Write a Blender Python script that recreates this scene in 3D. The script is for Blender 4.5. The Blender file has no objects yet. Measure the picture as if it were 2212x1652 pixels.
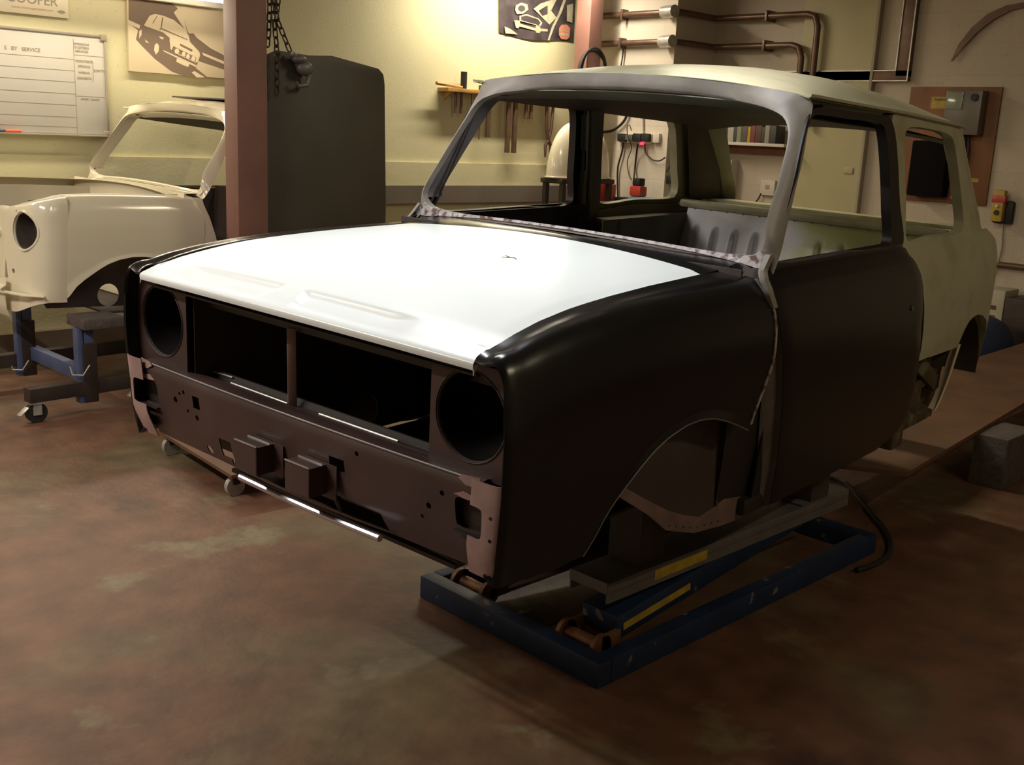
import bpy, bmesh, math, random
import numpy as np
from mathutils import Vector, Matrix
random.seed(4)
S = bpy.context.scene
COL = S.collection

# ------------------------------------------------------------------ camera
FPX = 2300.0
RW = np.array([[0.69824, 0.714422, 0.045406], [0.193325, -0.127114, -0.972866], [-0.689265, 0.688072, -0.226872]])          # rows: camera right, down, forward in room axes
CAM = Vector((2.1175, -1.9582, 1.4563))
cd = bpy.data.cameras.new('camera'); cam = bpy.data.objects.new('camera', cd); COL.objects.link(cam)
r_, d_, f_ = [Vector(v) for v in RW]
cam.matrix_world = Matrix.Translation(CAM) @ Matrix((r_, -d_, -f_)).transposed().to_4x4()
cd.sensor_fit = 'HORIZONTAL'; cd.sensor_width = 36.0; cd.lens = 36.0 * FPX / 2212
cd.clip_start = 0.05; cd.clip_end = 60
S.camera = cam
# ------------------------------------------------------------------ world, exposure
w = bpy.data.worlds.new('world'); S.world = w; w.use_nodes = True
w.node_tree.nodes['Background'].inputs[0].default_value = (0.9, 0.85, 0.7, 1)
w.node_tree.nodes['Background'].inputs[1].default_value = 0.0
S.view_settings.view_transform = 'Standard'; S.view_settings.look = 'None'
S.view_settings.gamma = 1.0; S.view_settings.exposure = 0.25
try: S.view_settings.use_curve_mapping = False
except Exception: pass

# lamp list: name, centre, axis ('x'/'y'), length, colour, power, label   (fittings are built with them below)
LAMPS = [
 ('wall', (-4.38, 0.35, 2.205), 'y', 3.0, (1.0, 0.86, 0.64), 36, 'lit fluorescent batten along the left wall above the whiteboard'),
 ('bench', (-4.15, 4.35, 2.84), 'y', 1.5, (1.0, 0.88, 0.68), 42, 'fluorescent batten on the ceiling over the tool shelf wall'),
 ('bonnet', (0.0, -0.12, 2.27), 'x', 1.2, (0.95, 0.98, 1.0), 15, 'fluorescent batten hung low over the nose of the black and white car'),
 ('roof', (-0.9, 2.6, 2.84), 'x', 1.2, (1.0, 0.88, 0.60), 24, 'added fill batten on the ceiling behind the car'),  # unseen fill batten, added to raise the general light
 ('front', (-1.7, -2.5, 2.84), 'x', 1.8, (1.0, 0.92, 0.82), 95, 'added batten on the ceiling by the front wall, standing in for daylight'),  # unseen batten added in place of daylight from behind the camera
 ('side', (3.1, 1.2, 2.84), 'y', 1.2, (1.0, 0.86, 0.58), 17, 'added fill batten on the ceiling by the right wall'),  # unseen fill batten, added to light the right side of the car
]

# ------------------------------------------------------------------ helpers
def tag(o, label=None, cat=None, group=None, kind=None):
    if label: o['label'] = label
    if cat: o['category'] = cat
    if group: o['group'] = group
    if kind: o['kind'] = kind
    return o
def empty(name, loc=(0, 0, 0), label=None, cat=None, group=None, mw=None):
    o = bpy.data.objects.new(name, None); COL.objects.link(o); o.empty_display_size = .1
    o.location = loc
    if mw is not None: o.matrix_world = mw
    return tag(o, label, cat, group)
class B:
    """collects shapes into one mesh"""
    def __init__(s): s.bm = bmesh.new()
    def box(s, c, d, R=None, bev=0.0):
        r = bmesh.ops.create_cube(s.bm, size=1.0)
        M = Matrix.Translation(c) @ (R.to_4x4() if R else Matrix.Identity(4)) @ Matrix.Diagonal((d[0], d[1], d[2], 1))
        bmesh.ops.transform(s.bm, matrix=M, verts=r['verts'])
        if bev > 0:
            es = list({e for v in r['verts'] for e in v.link_edges})
            bmesh.ops.bevel(s.bm, geom=es, offset=bev, segments=2, affect='EDGES', profile=.6)
        return s
    def bb(s, x0, x1, y0, y1, z0, z1, bev=0.0):
        return s.box(((x0+x1)/2, (y0+y1)/2, (z0+z1)/2), (abs(x1-x0), abs(y1-y0), abs(z1-z0)), bev=bev)
    def beam(s, a, b, wd, ht, bev=0.004, up=(0, 0, 1)):
        a, b = Vector(a), Vector(b); d = (b-a); L = d.length; d.normalize()
        u = Vector(up); sd = d.cross(u).normalized(); u = sd.cross(d).normalized()
        R = Matrix((sd, d, u)).transposed()
        return s.box((a+b)/2, (wd, L, ht), R, bev)
    def cyl(s, a, b, r, seg=20, r2=None, cap=True):
        a, b = Vector(a), Vector(b); d = b-a
        q = d.to_track_quat('Z', 'Y').to_matrix().to_4x4()
        bmesh.ops.create_cone(s.bm, cap_ends=cap, segments=seg, radius1=r, radius2=r if r2 is None else r2, depth=d.length,
                              matrix=Matrix.Translation((a+b)/2) @ q)
        return s
    def sph(s, c, r, sc=(1, 1, 1), u=20, v=12):
        bmesh.ops.create_uvsphere(s.bm, u_segments=u, v_segments=v, radius=r, matrix=Matrix.Translation(c) @ Matrix.Diagonal((*sc, 1)))
        return s
    def tube(s, path, r, seg=8, closed=False, flat=1.0):
        P = [Vector(p) for p in path]; n = len(P); rings = []
        nrm = None
        for i in range(n):
            if closed: t = (P[(i+1) % n]-P[i-1]).normalized()
            else: t = (P[min(i+1, n-1)]-P[max(i-1, 0)]).normalized()
            if nrm is None:
                nrm = t.orthogonal().normalized()
            nrm = (nrm - t*nrm.dot(t)).normalized(); bi = t.cross(nrm)
            rr = r[i] if isinstance(r, (list, tuple)) else r
            rings.append([s.bm.verts.new(P[i] + (nrm*math.cos(a)*rr + bi*math.sin(a)*rr*flat)) for a in [2*math.pi*k/seg for k in range(seg)]])
        for i in range(n if closed else n-1):
            A, Bq = rings[i], rings[(i+1) % n]
            for k in range(seg): s.bm.faces.new((A[k], A[(k+1) % seg], Bq[(k+1) % seg], Bq[k]))
        if not closed:
            s.bm.faces.new(rings[0][::-1]); s.bm.faces.new(rings[-1])
        return s
    def grid(s, rows, closeu=False):
        V = [[s.bm.verts.new(Vector(p)) for p in r] for r in rows]
        for i in range(len(V)-1):
            m = len(V[i])
            for j in range(m if closeu else m-1):
                q = (V[i][j], V[i][(j+1) % m], V[i+1][(j+1) % m], V[i+1][j])
                try: s.bm.faces.new(q)
                except ValueError: pass
        return s
    def prism(s, pts, vec):
        """closed polygon (3-D points) pushed along vec"""
        vec = Vector(vec); a = [s.bm.verts.new(Vector(p)) for p in pts]; b = [s.bm.verts.new(Vector(p)+vec) for p in pts]
        n = len(a); s.bm.faces.new(a[::-1]); s.bm.faces.new(b)
        for i in range(n): s.bm.faces.new((a[i], a[(i+1) % n], b[(i+1) % n], b[i]))
        return s
    def lathe(s, prof, c=(0, 0, 0), seg=28, M=None):
        rows = [[Vector((r*math.cos(2*math.pi*k/seg), r*math.sin(2*math.pi*k/seg), z)) for k in range(seg)] for r, z in prof]
        M = (Matrix.Translation(c) @ (M or Matrix.Identity(4)))
        rows = [[M @ p for p in r] for r in rows]
        return s.grid(rows, True)
    def mesh(s, name):
        bmesh.ops.remove_doubles(s.bm, verts=s.bm.verts, dist=1e-6)
        bmesh.ops.recalc_face_normals(s.bm, faces=s.bm.faces)
        me = bpy.data.meshes.new(name); s.bm.to_mesh(me); s.bm.free(); return me
def cutter(cut):
    o = bpy.data.objects.new('cut', cut.mesh('cut')); COL.objects.link(o); return o
def put(name, b, m, parent=None, label=None, smooth=35, solid=0.0, cuts=None, off=0.0, bevel=0.0, mats=None):
    me = b.mesh(name) if isinstance(b, B) else b
    o = bpy.data.objects.new(name, me); COL.objects.link(o)
    ms = m if isinstance(m, (list, tuple)) else [m]
    for k in ms: me.materials.append(k)
    mods = []
    if solid:
        md = o.modifiers.new('s', 'SOLIDIFY'); md.thickness = solid; md.offset = off; mods.append(md)
    cs = []
    for c in (cuts or []):
        co = cutter(c); cs.append(co)
        md = o.modifiers.new('b', 'BOOLEAN'); md.operation = 'DIFFERENCE'; md.object = co; md.solver = 'EXACT'; mods.append(md)
    if bevel:
        md = o.modifiers.new('v', 'BEVEL'); md.width = bevel; md.segments = 2; md.limit_method = 'ANGLE'; mods.append(md)
    if mods:
        dg = bpy.context.evaluated_depsgraph_get()
        nm = bpy.data.meshes.new_from_object(o.evaluated_get(dg)); o.modifiers.clear(); o.data = nm; nm.name = name
        bpy.data.meshes.remove(me)
        for co in cs:
            cm = co.data; bpy.data.objects.remove(co); bpy.data.meshes.remove(cm)
    me = o.data
    if len(me.materials) == 0:
        for k in ms: me.materials.append(k)
    if smooth:
        me.polygons.foreach_set('use_smooth', [True]*len(me.polygons))
        try: me.set_sharp_from_angle(angle=math.radians(smooth))
        except Exception: pass
    if parent: o.parent = parent
    if label: o['label'] = label
    return o
def text(name, s, size, m, M, parent=None, ext=0.0004, bold=0.0):
    c = bpy.data.curves.new(name, 'FONT'); c.body = s; c.size = size; c.extrude = ext; c.offset = bold
    c.align_x = 'CENTER'; c.align_y = 'CENTER'
    t = bpy.data.objects.new(name, c); COL.objects.link(t)
    me = bpy.data.meshes.new_from_object(t.evaluated_get(bpy.context.evaluated_depsgraph_get()))
    bpy.data.objects.remove(t)
    me.transform(M); me.materials.clear(); me.materials.append(m)
    o = bpy.data.objects.new(name, me); COL.objects.link(o)
    if parent: o.parent = parent
    return o
def at(px, py, k, v):
    """the point of plane axis k = v in the room that lies at a place of the picture"""
    d = r_*((px-1106)/FPX) + d_*((py-826)/FPX) + f_
    return CAM + d*((v-CAM[k])/d[k])
def cr(P, n, closed=False):
    P = [Vector(p) for p in P]
    if closed: P = [P[-1]] + P + [P[0], P[1]]
    else: P = [P[0]*2-P[1]] + P + [P[-1]*2-P[-2]]
    L = [0]
    for i in range(1, len(P)-2): L.append(L[-1] + (P[i+1]-P[i]).length)
    out = []
    N = n if closed else n-1
    for k in range(n):
        t = L[-1]*k/N
        i = 0
        while i < len(L)-2 and L[i+1] < t - 1e-12: i += 1
        u = (t-L[i])/max(L[i+1]-L[i], 1e-9)
        p0, p1, p2, p3 = P[i:i+4]
        # tangents scaled by chord
        c = max(L[i+1]-L[i], 1e-9)
        m1 = (p2-p0)/max((p2-p1).length+(p1-p0).length, 1e-9)*c; m2 = (p3-p1)/max((p3-p2).length+(p2-p1).length, 1e-9)*c
        u2, u3 = u*u, u*u*u
        out.append(p1*(2*u3-3*u2+1) + m1*(u3-2*u2+u) + p2*(-2*u3+3*u2) + m2*(u3-u2))
    return out
def ip(x, T):
    return float(np.interp(x, [t[0] for t in T], [t[1] for t in T]))
def sm(x, a, b):
    t = min(1, max(0, (x-a)/(b-a))); return t*t*(3-2*t)

# ------------------------------------------------------------------ materials
def mat(name, col, rough=.6, metal=0.0, var=.12, vs=3.0, bump=0.0, bs=40, coat=0.0, col2=None, lo=.4, hi=.6, s2=2.0, det=6, emit=None, es=0, sub=0, spec=None, stretch=None):
    m = bpy.data.materials.new(name); m.use_nodes = True; N = m.node_tree.nodes; L = m.node_tree.links
    p = N['Principled BSDF']; tc = N.new('ShaderNodeTexCoord')
    co = tc.outputs['Object']
    if stretch:
        mp = N.new('ShaderNodeMapping'); mp.inputs['Scale'].default_value = stretch; L.new(co, mp.inputs[0]); co = mp.outputs[0]
    n = N.new('ShaderNodeTexNoise'); n.inputs['Scale'].default_value = vs; n.inputs['Detail'].default_value = det; L.new(co, n.inputs['Vector'])
    rp = N.new('ShaderNodeMapRange'); rp.inputs[1].default_value = .3; rp.inputs[2].default_value = .7
    rp.inputs[3].default_value = 1-var; rp.inputs[4].default_value = 1+var; L.new(n.outputs[0], rp.inputs[0])
    mx = N.new('ShaderNodeMixRGB'); mx.blend_type = 'MULTIPLY'; mx.inputs[0].default_value = 1
    base = mx.inputs[1]; base.default_value = (*col, 1)
    if col2:
        n2 = N.new('ShaderNodeTexNoise'); n2.inputs['Scale'].default_value = s2; n2.inputs['Detail'].default_value = 8; L.new(co, n2.inputs['Vector'])
        r2 = N.new('ShaderNodeMapRange'); r2.inputs[1].default_value = lo; r2.inputs[2].default_value = hi; L.new(n2.outputs[0], r2.inputs[0])
        m2 = N.new('ShaderNodeMixRGB'); m2.inputs[1].default_value = (*col, 1); m2.inputs[2].default_value = (*col2, 1)
        L.new(r2.outputs[0], m2.inputs[0]); L.new(m2.outputs[0], base)
    L.new(rp.outputs[0], mx.inputs[2]); L.new(mx.outputs[0], p.inputs['Base Color'])
    p.inputs['Roughness'].default_value = rough; p.inputs['Metallic'].default_value = metal
    p.inputs['Coat Weight'].default_value = coat; p.inputs['Coat Roughness'].default_value = .12
    if spec is not None: p.inputs['Specular IOR Level'].default_value = spec
    if bump:
        nb = N.new('ShaderNodeTexNoise'); nb.inputs['Scale'].default_value = bs; nb.inputs['Detail'].default_value = 4; L.new(co, nb.inputs['Vector'])
        bp = N.new('ShaderNodeBump'); bp.inputs['Strength'].default_value = bump; bp.inputs['Distance'].default_value = .01
        L.new(nb.outputs[0], bp.inputs['Height']); L.new(bp.outputs[0], p.inputs['Normal'])
    if emit:
        p.inputs['Emission Color'].default_value = (*emit, 1); p.inputs['Emission Strength'].default_value = es
    return m
def wall_mat(name, col, blocks=None, speck=.25, mortar=.7, axis=0):
    """painted wall; blocks = (length, height) for blockwork courses that show through the paint"""
    m = mat(name, col, .62, var=.07, vs=1.2, spec=.3); N = m.node_tree.nodes; L = m.node_tree.links
    p = N['Principled BSDF']; tc = [n for n in N if n.type == 'TEX_COORD'][0]; src = p.inputs['Base Color'].links[0].from_socket
    # dirt specks and scrapes
    v = N.new('ShaderNodeTexNoise'); v.inputs['Scale'].default_value = 38; v.inputs['Detail'].default_value = 3; L.new(tc.outputs['Object'], v.inputs['Vector'])
    v2 = N.new('ShaderNodeMapRange'); v2.inputs[1].default_value = .66; v2.inputs[2].default_value = .74; v2.inputs[3].default_value = 0; v2.inputs[4].default_value = speck
    L.new(v.outputs[0], v2.inputs[0])
    mx = N.new('ShaderNodeMixRGB'); mx.inputs[2].default_value = (col[0]*.45, col[1]*.38, col[2]*.35, 1); L.new(v2.outputs[0], mx.inputs[0]); L.new(src, mx.inputs[1])
    out = mx.outputs[0]; nb = N.new('ShaderNodeTexNoise'); nb.inputs['Scale'].default_value = 60; L.new(tc.outputs['Object'], nb.inputs['Vector'])
    h = nb.outputs[0]
    if blocks:
        sx = N.new('ShaderNodeSeparateXYZ'); L.new(tc.outputs['Object'], sx.inputs[0]); cb = N.new('ShaderNodeCombineXYZ')
        L.new(sx.outputs[axis], cb.inputs[0]); L.new(sx.outputs[2], cb.inputs[1])
        bt = N.new('ShaderNodeTexBrick'); bt.inputs['Scale'].default_value = 1.0; bt.inputs['Brick Width'].default_value = blocks[0]; bt.inputs['Row Height'].default_value = blocks[1]
        bt.inputs['Mortar Size'].default_value = .0035; bt.inputs['Mortar Smooth'].default_value = .6
        bt.inputs['Color1'].default_value = (1, 1, 1, 1); bt.inputs['Color2'].default_value = (.94, .94, .94, 1); bt.inputs['Mortar'].default_value = (mortar, mortar, mortar*.95, 1)
        L.new(cb.outputs[0], bt.inputs['Vector'])
        ml = N.new('ShaderNodeMixRGB'); ml.blend_type = 'MULTIPLY'; ml.inputs[0].default_value = 1; L.new(out, ml.inputs[1]); L.new(bt.outputs[0], ml.inputs[2]); out = ml.outputs[0]
        sb = N.new('ShaderNodeMath'); sb.operation = 'SUBTRACT'; L.new(h, sb.inputs[0]); L.new(bt.outputs['Fac'], sb.inputs[1]); h = sb.outputs[0]
    L.new(out, p.inputs['Base Color'])
    bp = N.new('ShaderNodeBump'); bp.inputs['Strength'].default_value = .22; bp.inputs['Distance'].default_value = .006; L.new(h, bp.inputs['Height']); L.new(bp.outputs[0], p.inputs['Normal'])
    return m
def floor_mat():
    m = mat('red_painted_concrete', (.125, .056, .032), .55, var=.3, vs=7, col2=(.12, .085, .045), lo=.5, hi=.62, s2=1.1, bump=.25, bs=25)
    N = m.node_tree.nodes; L = m.node_tree.links; p = N['Principled BSDF']; tc = [n for n in N if n.type == 'TEX_COORD'][0]
    src = p.inputs['Base Color'].links[0].from_socket
    for sc, lo, hi, c in ((2.6, .60, .70, (.19, .165, .095)), (1.7, .62, .72, (.035, .016, .013))):
        mp = N.new('ShaderNodeMapping'); mp.inputs['Location'].default_value = (sc*3, 1.7, sc); mp.inputs['Scale'].default_value = (1, 1.0, 1); L.new(tc.outputs['Object'], mp.inputs[0])
        n = N.new('ShaderNodeTexNoise'); n.inputs['Scale'].default_value = sc; n.inputs['Detail'].default_value = 9; n.inputs['Roughness'].default_value = .62; L.new(mp.outputs[0], n.inputs['Vector'])
        r = N.new('ShaderNodeMapRange'); r.inputs[1].default_value = lo; r.inputs[2].default_value = hi; r.inputs[4].default_value = .85; L.new(n.outputs[0], r.inputs[0])
        x = N.new('ShaderNodeMixRGB'); x.inputs[2].default_value = (*c, 1); L.new(r.outputs[0], x.inputs[0]); L.new(src, x.inputs[1]); src = x.outputs[0]
    L.new(src, p.inputs['Base Color']); return m

M_yellow = wall_mat('cream_yellow_painted_render', (.62, .58, .37))
M_block = wall_mat('white_painted_blockwork', (.50, .425, .33), (.44, .225), .35, mortar=.90)
M_pier = wall_mat('white_painted_blockwork_pier', (.60, .53, .44), (.44, .225), .35, mortar=.90)
M_blockx = wall_mat('white_painted_blockwork_side', (.60, .52, .42), (.44, .225), .35, mortar=.90, axis=1)
M_plain = mat('grey_wall_paint', (.35, .30, .22), .8)
M_floor = floor_mat()
M_black = mat('black_primer_paint', (.008, .0075, .008), .24, var=.3, vs=2, spec=.5, bump=.02, bs=8)
M_black2 = mat('matt_black_steel', (.018, .013, .012), .5, var=.4, vs=3)
M_rearblk = mat('dark_plum_front_panel', (.060, .034, .032), .40, var=.3, vs=4)
M_white = mat('white_gloss_bonnet', (.80, .84, .84), .32, var=.02, vs=1, coat=.12)
M_roof = mat('aged_cream_green_paint', (.42, .41, .28), .36, var=.08, vs=2.5, col2=(.33, .30, .18), lo=.5, hi=.72, s2=9)
M_primer = mat('grey_primer', (.24, .21, .185), .42, var=.12, vs=12, col2=(.30, .28, .24), lo=.5, hi=.7, s2=5)
M_seam = mat('rusty_bare_seam', (.36, .32, .32), .6, var=.3, vs=60, col2=(.10, .05, .04), lo=.5, hi=.6, s2=45)
M_pinkd = mat('dull_pinkish_primer', (.17, .11, .10), .6, var=.2, vs=14)
M_grey2 = mat('dark_grey_edge', (.11, .092, .085), .5, var=.2, vs=14)
M_pink = mat('pinkish_primer_patch', (.31, .20, .185), .5, var=.2, vs=14)
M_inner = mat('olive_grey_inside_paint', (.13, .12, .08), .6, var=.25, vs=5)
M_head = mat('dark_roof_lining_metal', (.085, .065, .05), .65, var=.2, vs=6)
M_silver = mat('bare_zinc_panel', (.52, .52, .56), .40, metal=.1, var=.15, vs=5, col2=(.40, .42, .18), lo=.52, hi=.62, s2=2.3)
M_rust = mat('rusty_dirty_metal', (.07, .045, .022), .8, var=.4, vs=14, col2=(.14, .12, .06), lo=.5, hi=.6, s2=11, bump=.3)
M_chrome = mat('bright_bare_steel', (.62, .62, .72), .22, metal=.9, var=.1, vs=20)
M_cream = mat('glossy_cream_body_paint', (.76, .69, .52), .18, var=.02, vs=2, coat=.6)
M_darkin = mat('dark_underbody', (.05, .035, .03), .7, var=.3, vs=6)
M_blue = mat('chipped_blue_paint', (.008, .022, .065), .5, var=.3, vs=10, col2=(.16, .13, .13), lo=.66, hi=.70, s2=14)
M_sack = mat('dark_blue_sacking', (.012, .02, .05), .9, var=.3)
M_blue2 = mat('blue_stand_paint', (.07, .09, .18), .5, var=.2, vs=8)
M_steel = mat('dark_steel', (.045, .03, .025), .5, metal=.3, var=.3, vs=8)
M_grey = mat('grey_metal', (.16, .145, .14), .5, metal=.3, var=.2, vs=8)
M_galv = mat('galvanised_steel', (.50, .48, .45), .35, metal=.6, var=.2, vs=20)
M_orange = mat('greasy_copper_roller', (.22, .10, .05), .5, metal=.4, var=.4, vs=14)
M_tape = mat('yellow_sticker', (.42, .29, .03), .5, var=.2, vs=30)
M_hole = mat('flat_black', (.006, .005, .005), .9, spec=.1)
M_ink = mat('black_ink', (.02, .018, .016), .6)
M_redpost = mat('dull_red_oxide_steel_side', (.21, .10, .078), .55, var=.15, vs=4)
M_panel = mat('black_sheet', (.060, .050, .036), .55, var=.15, vs=3)
M_board = mat('orange_brown_plywood', (.20, .075, .022), .6, var=.25, vs=6, stretch=(1, 1, .3))
M_wood = mat('varnished_pine', (.45, .26, .07), .5, var=.25, vs=8, stretch=(8, 1, 8))
M_ply = mat('worn_plywood', (.11, .05, .025), .65, var=.25, vs=4, col2=(.10, .05, .03), lo=.5, hi=.7, s2=7)
M_rubber = mat('black_rubber', (.012, .011, .010), .6)
M_wb = mat('whiteboard_surface', (.55, .53, .48), .3, var=.03, vs=2)
M_alu = mat('dull_aluminium', (.42, .38, .32), .4, metal=.4)
M_canvas = mat('cream_canvas', (.62, .52, .36), .7, var=.03)
M_art = mat('brown_grey_print', (.17, .12, .085), .7, var=.05)
M_sign = mat('cream_sign_face', (.72, .66, .50), .25, var=.03)
M_signtx = mat('grey_sign_letters', (.33, .27, .20), .5)
M_signrd = mat('faded_red_letters', (.55, .22, .14), .5)
M_photo = mat('photo_dark_print', (.055, .045, .05), .35, var=.5, vs=9)
M_photol = mat('photo_pale_print', (.42, .39, .27), .4, var=.2, vs=20)
M_red = mat('red_plastic', (.42, .05, .035), .35, var=.1)
M_orangep = mat('orange_red_plastic', (.75, .14, .05), .4)
M_bluecase = mat('pale_blue_plastic', (.12, .24, .32), .45)
M_cordw = mat('grey_cord', (.30, .26, .20), .6)
M_yellowp = mat('yellow_plastic', (.42, .28, .03), .5, var=.15)
M_door = mat('olive_cream_door_paint', (.42, .37, .20), .5, var=.08, vs=2)
M_concrete = mat('aerated_concrete', (.085, .066, .06), .9, var=.2, vs=30, bump=.4)
M_paper = mat('pale_card', (.42, .38, .28), .7)
M_meter = mat('grey_meter_casing', (.13, .11, .085), .35, var=.1)
M_glassy = mat('clear_meter_cover', (.22, .25, .19), .12, coat=.6)
M_tubeon = mat('lit_tube', (1, 1, 1), .5, emit=(1, .93, .70), es=9)
M_fit = mat('white_fitting', (.7, .68, .6), .4)
M_benchtop = mat('white_worktop', (.62, .58, .50), .5, var=.1)
M_plug = mat('white_plastic', (.58, .52, .44), .35)
M_conduit = mat('bronze_brown_conduit', (.13, .075, .05), .38, metal=.4, var=.2, vs=12)

# ================================================================== THE ROOM
def wall(name, b, m):
    o = put(name, b, m, smooth=0); o['kind'] = 'structure'; return o
YB = 6.09
wall('floor', B().bb(-4.85, 4.3, -4.3, 6.3, -.1, 0), M_floor)
wall('ceiling', B().bb(-4.85, 4.3, -4.3, 6.3, 2.98, 3.1), M_plain)
wall('wall_left', B().bb(-4.85, -4.65, -4.3, 6.3, 0, 3.0), M_yellow)
wall('wall_back', B().bb(-4.65, 4.3, YB, 6.3, 0, 3.0), M_block)
wall('wall_right', B().bb(4.1, 4.3, -4.3, YB, 0, 3.0), M_plain)
wall('wall_front', B().bb(-4.65, 4.1, -4.3, -4.1, 0, 3.0), M_plain)
wall('wall_pier', B().bb(-4.65, -3.614, 5.5, YB, 0, 3.0), [M_pier])
# boards along the yellow wall
wall('trim_1', B().bb(-4.65, -4.625, -4.0, 5.5, 1.02, 1.203), M_yellow)
wall('trim_2', B().bb(-4.65, -4.60, 1.9, 5.5, .88, 1.018), mat('grey_painted_rail', (.16, .135, .11), .6))
wall('baseboard_left', B().bb(-4.65, -4.60, -4.0, 5.5, 0, .12), mat('grimy_skirting', (.13, .09, .06), .7))
# pale door in the back wall, its frame and catch
d = wall('door_1', B().bb(-2.74, -2.11, YB-.05, YB, 0, 2.72, .004), M_door)
put('door_catch', B().bb(-2.24, -2.16, YB-.062, YB-.05, 1.27, 1.32, .004), M_door, d)
put('door_frame', B().bb(-2.11, -2.085, YB-.06, YB, 0, 2.74, .004), M_plain, d)

# lamps -------------------------------------------------------------
for nm, c, ax, L, colr, pw, lab in LAMPS:
    t = empty('fluorescent_batten', c, lab, 'ceiling light' if c[2] > 2.21 else 'wall light')
    h = (L/2, .035) if ax == 'x' else (.035, L/2)
    if nm == 'wall':
        put('housing', B().bb(-.225, -.17, -L/2, L/2, -.03, .05, .006), M_fit, t)
        put('bracket', B().bb(-.27, -.22, -1.3, -1.27, 0, .03), M_fit, t); put('bracket', B().bb(-.27, -.22, .76, .79, 0, .03), M_fit, t)
        for yy in (-L*.45, L*.45): put('bracket', B().bb(-.21, 0.01, yy-.012, yy+.012, .0, .015), M_fit, t)
    else:
        put('housing', B().bb(-h[0], h[0], -h[1], h[1], .03, .14, .006), M_fit, t)
    a = Vector((L/2-.03, 0, 0)) if ax == 'x' else Vector((0, L/2-.03, 0))
    tm = M_tubeon.copy(); tm.name = 'lit_tube_'+nm; tm.node_tree.nodes['Principled BSDF'].inputs['Emission Color'].default_value = (*colr, 1)
    tm.node_tree.nodes['Principled BSDF'].inputs['Emission Strength'].default_value = 14 if nm != 'roof' else 4
    put('tube', B().cyl(-a, a, .014, 14), tm, t)
    put('end_cap', B().cyl(-a*1.02, -a*.985, .018, 12), M_fit, t); put('end_cap', B().cyl(a*.985, a*1.02, .018, 12), M_fit, t)
    ld = bpy.data.lights.new('tube_light', 'AREA'); ld.shape = 'RECTANGLE'; ld.size = L if ax == 'x' else .06; ld.size_y = .06 if ax == 'x' else L
    ld.energy = pw; ld.color = colr
    lo = bpy.data.objects.new('tube_light', ld); COL.objects.link(lo); lo.parent = t; lo.location = (0, 0, -.02)
    if nm == 'wall': lo.rotation_euler = (0, math.radians(-35), 0)
    if nm == 'bonnet':
        for xx in (-.5, .5): put('hanging_rod', B().cyl((xx, 0, .13), (xx, 0, .71), .005, 8), M_fit, t)

# ================================================================== THE BLACK AND WHITE CAR BODY
CARM = Matrix.Translation((0, 0, .3)) @ Matrix([[0.995824, -0.086603, 0.028888], [0.087105, 0.996061, -0.016615], [-0.027336, 0.019062, 0.999445]]).to_4x4()
car = empty('car_body', label='small car shell with white bonnet and black wings, raised on the blue lift', cat='car', mw=CARM)

XT = [(.10, .655), (.18, .662), (.2, .664), (.35, .680), (.5, .689), (.65, .689), (.75, .682), (.79, .6765), (.808, .6725), (.814, .670), (.848, .6505), (.856, .644), (.868, .642), (.90, .640), (1.0, .630), (1.1, .618), (1.29, .592)]
def XS(y, z):
    x = ip(z, XT); t = max(0, y-1.3)
    return x - (.02+.045*min(1, max(0, (z-.75)/.45)))*t*t
def onside(s, y, z, dx=0.0): return Vector((s*(XS(y, z)+dx), y, z))

def tuck(x, y, z):
    return x - ip(z, [(.31, .045), (.34, .036), (.395, .02), (.45, .016), (.496, .011), (.53, .006), (.60, 0)])*(1-sm(y, -.60, -.46))
XE = [(-.66, .590), (-.6, .586), (-.46, .577), (-.22, .566), (.0, .556), (.23, .546), (.45, .550)]
ZE = [(-.654, .744), (-.645, .757), (-.63, .768), (-.604, .781), (-.54, .799), (-.457, .815), (-.35, .828), (-.2, .838), (-.03, .844), (.23, .848), (.36, .850), (.45, .852)]
def arch_f():
    return [(-.640, .325), (-.55, .312), (-.45, .305), (-.385, .307), (-.35, .345), (-.319, .388), (-.28, .421), (-.24, .449), (-.20, .476), (-.156, .501), (-.10, .521), (-.026, .535), (.04, .536), (.102, .527), (.17, .506), (.23, .483), (.288, .458)]
ARCH = arch_f()
YREAR = [(.45, .30), (.464, .292), (.50, .322), (.541, .352), (.60, .378), (.648, .388), (.72, .385), (.77, .372), (.80, .350), (.84, .345), (.86, .36)]
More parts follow.
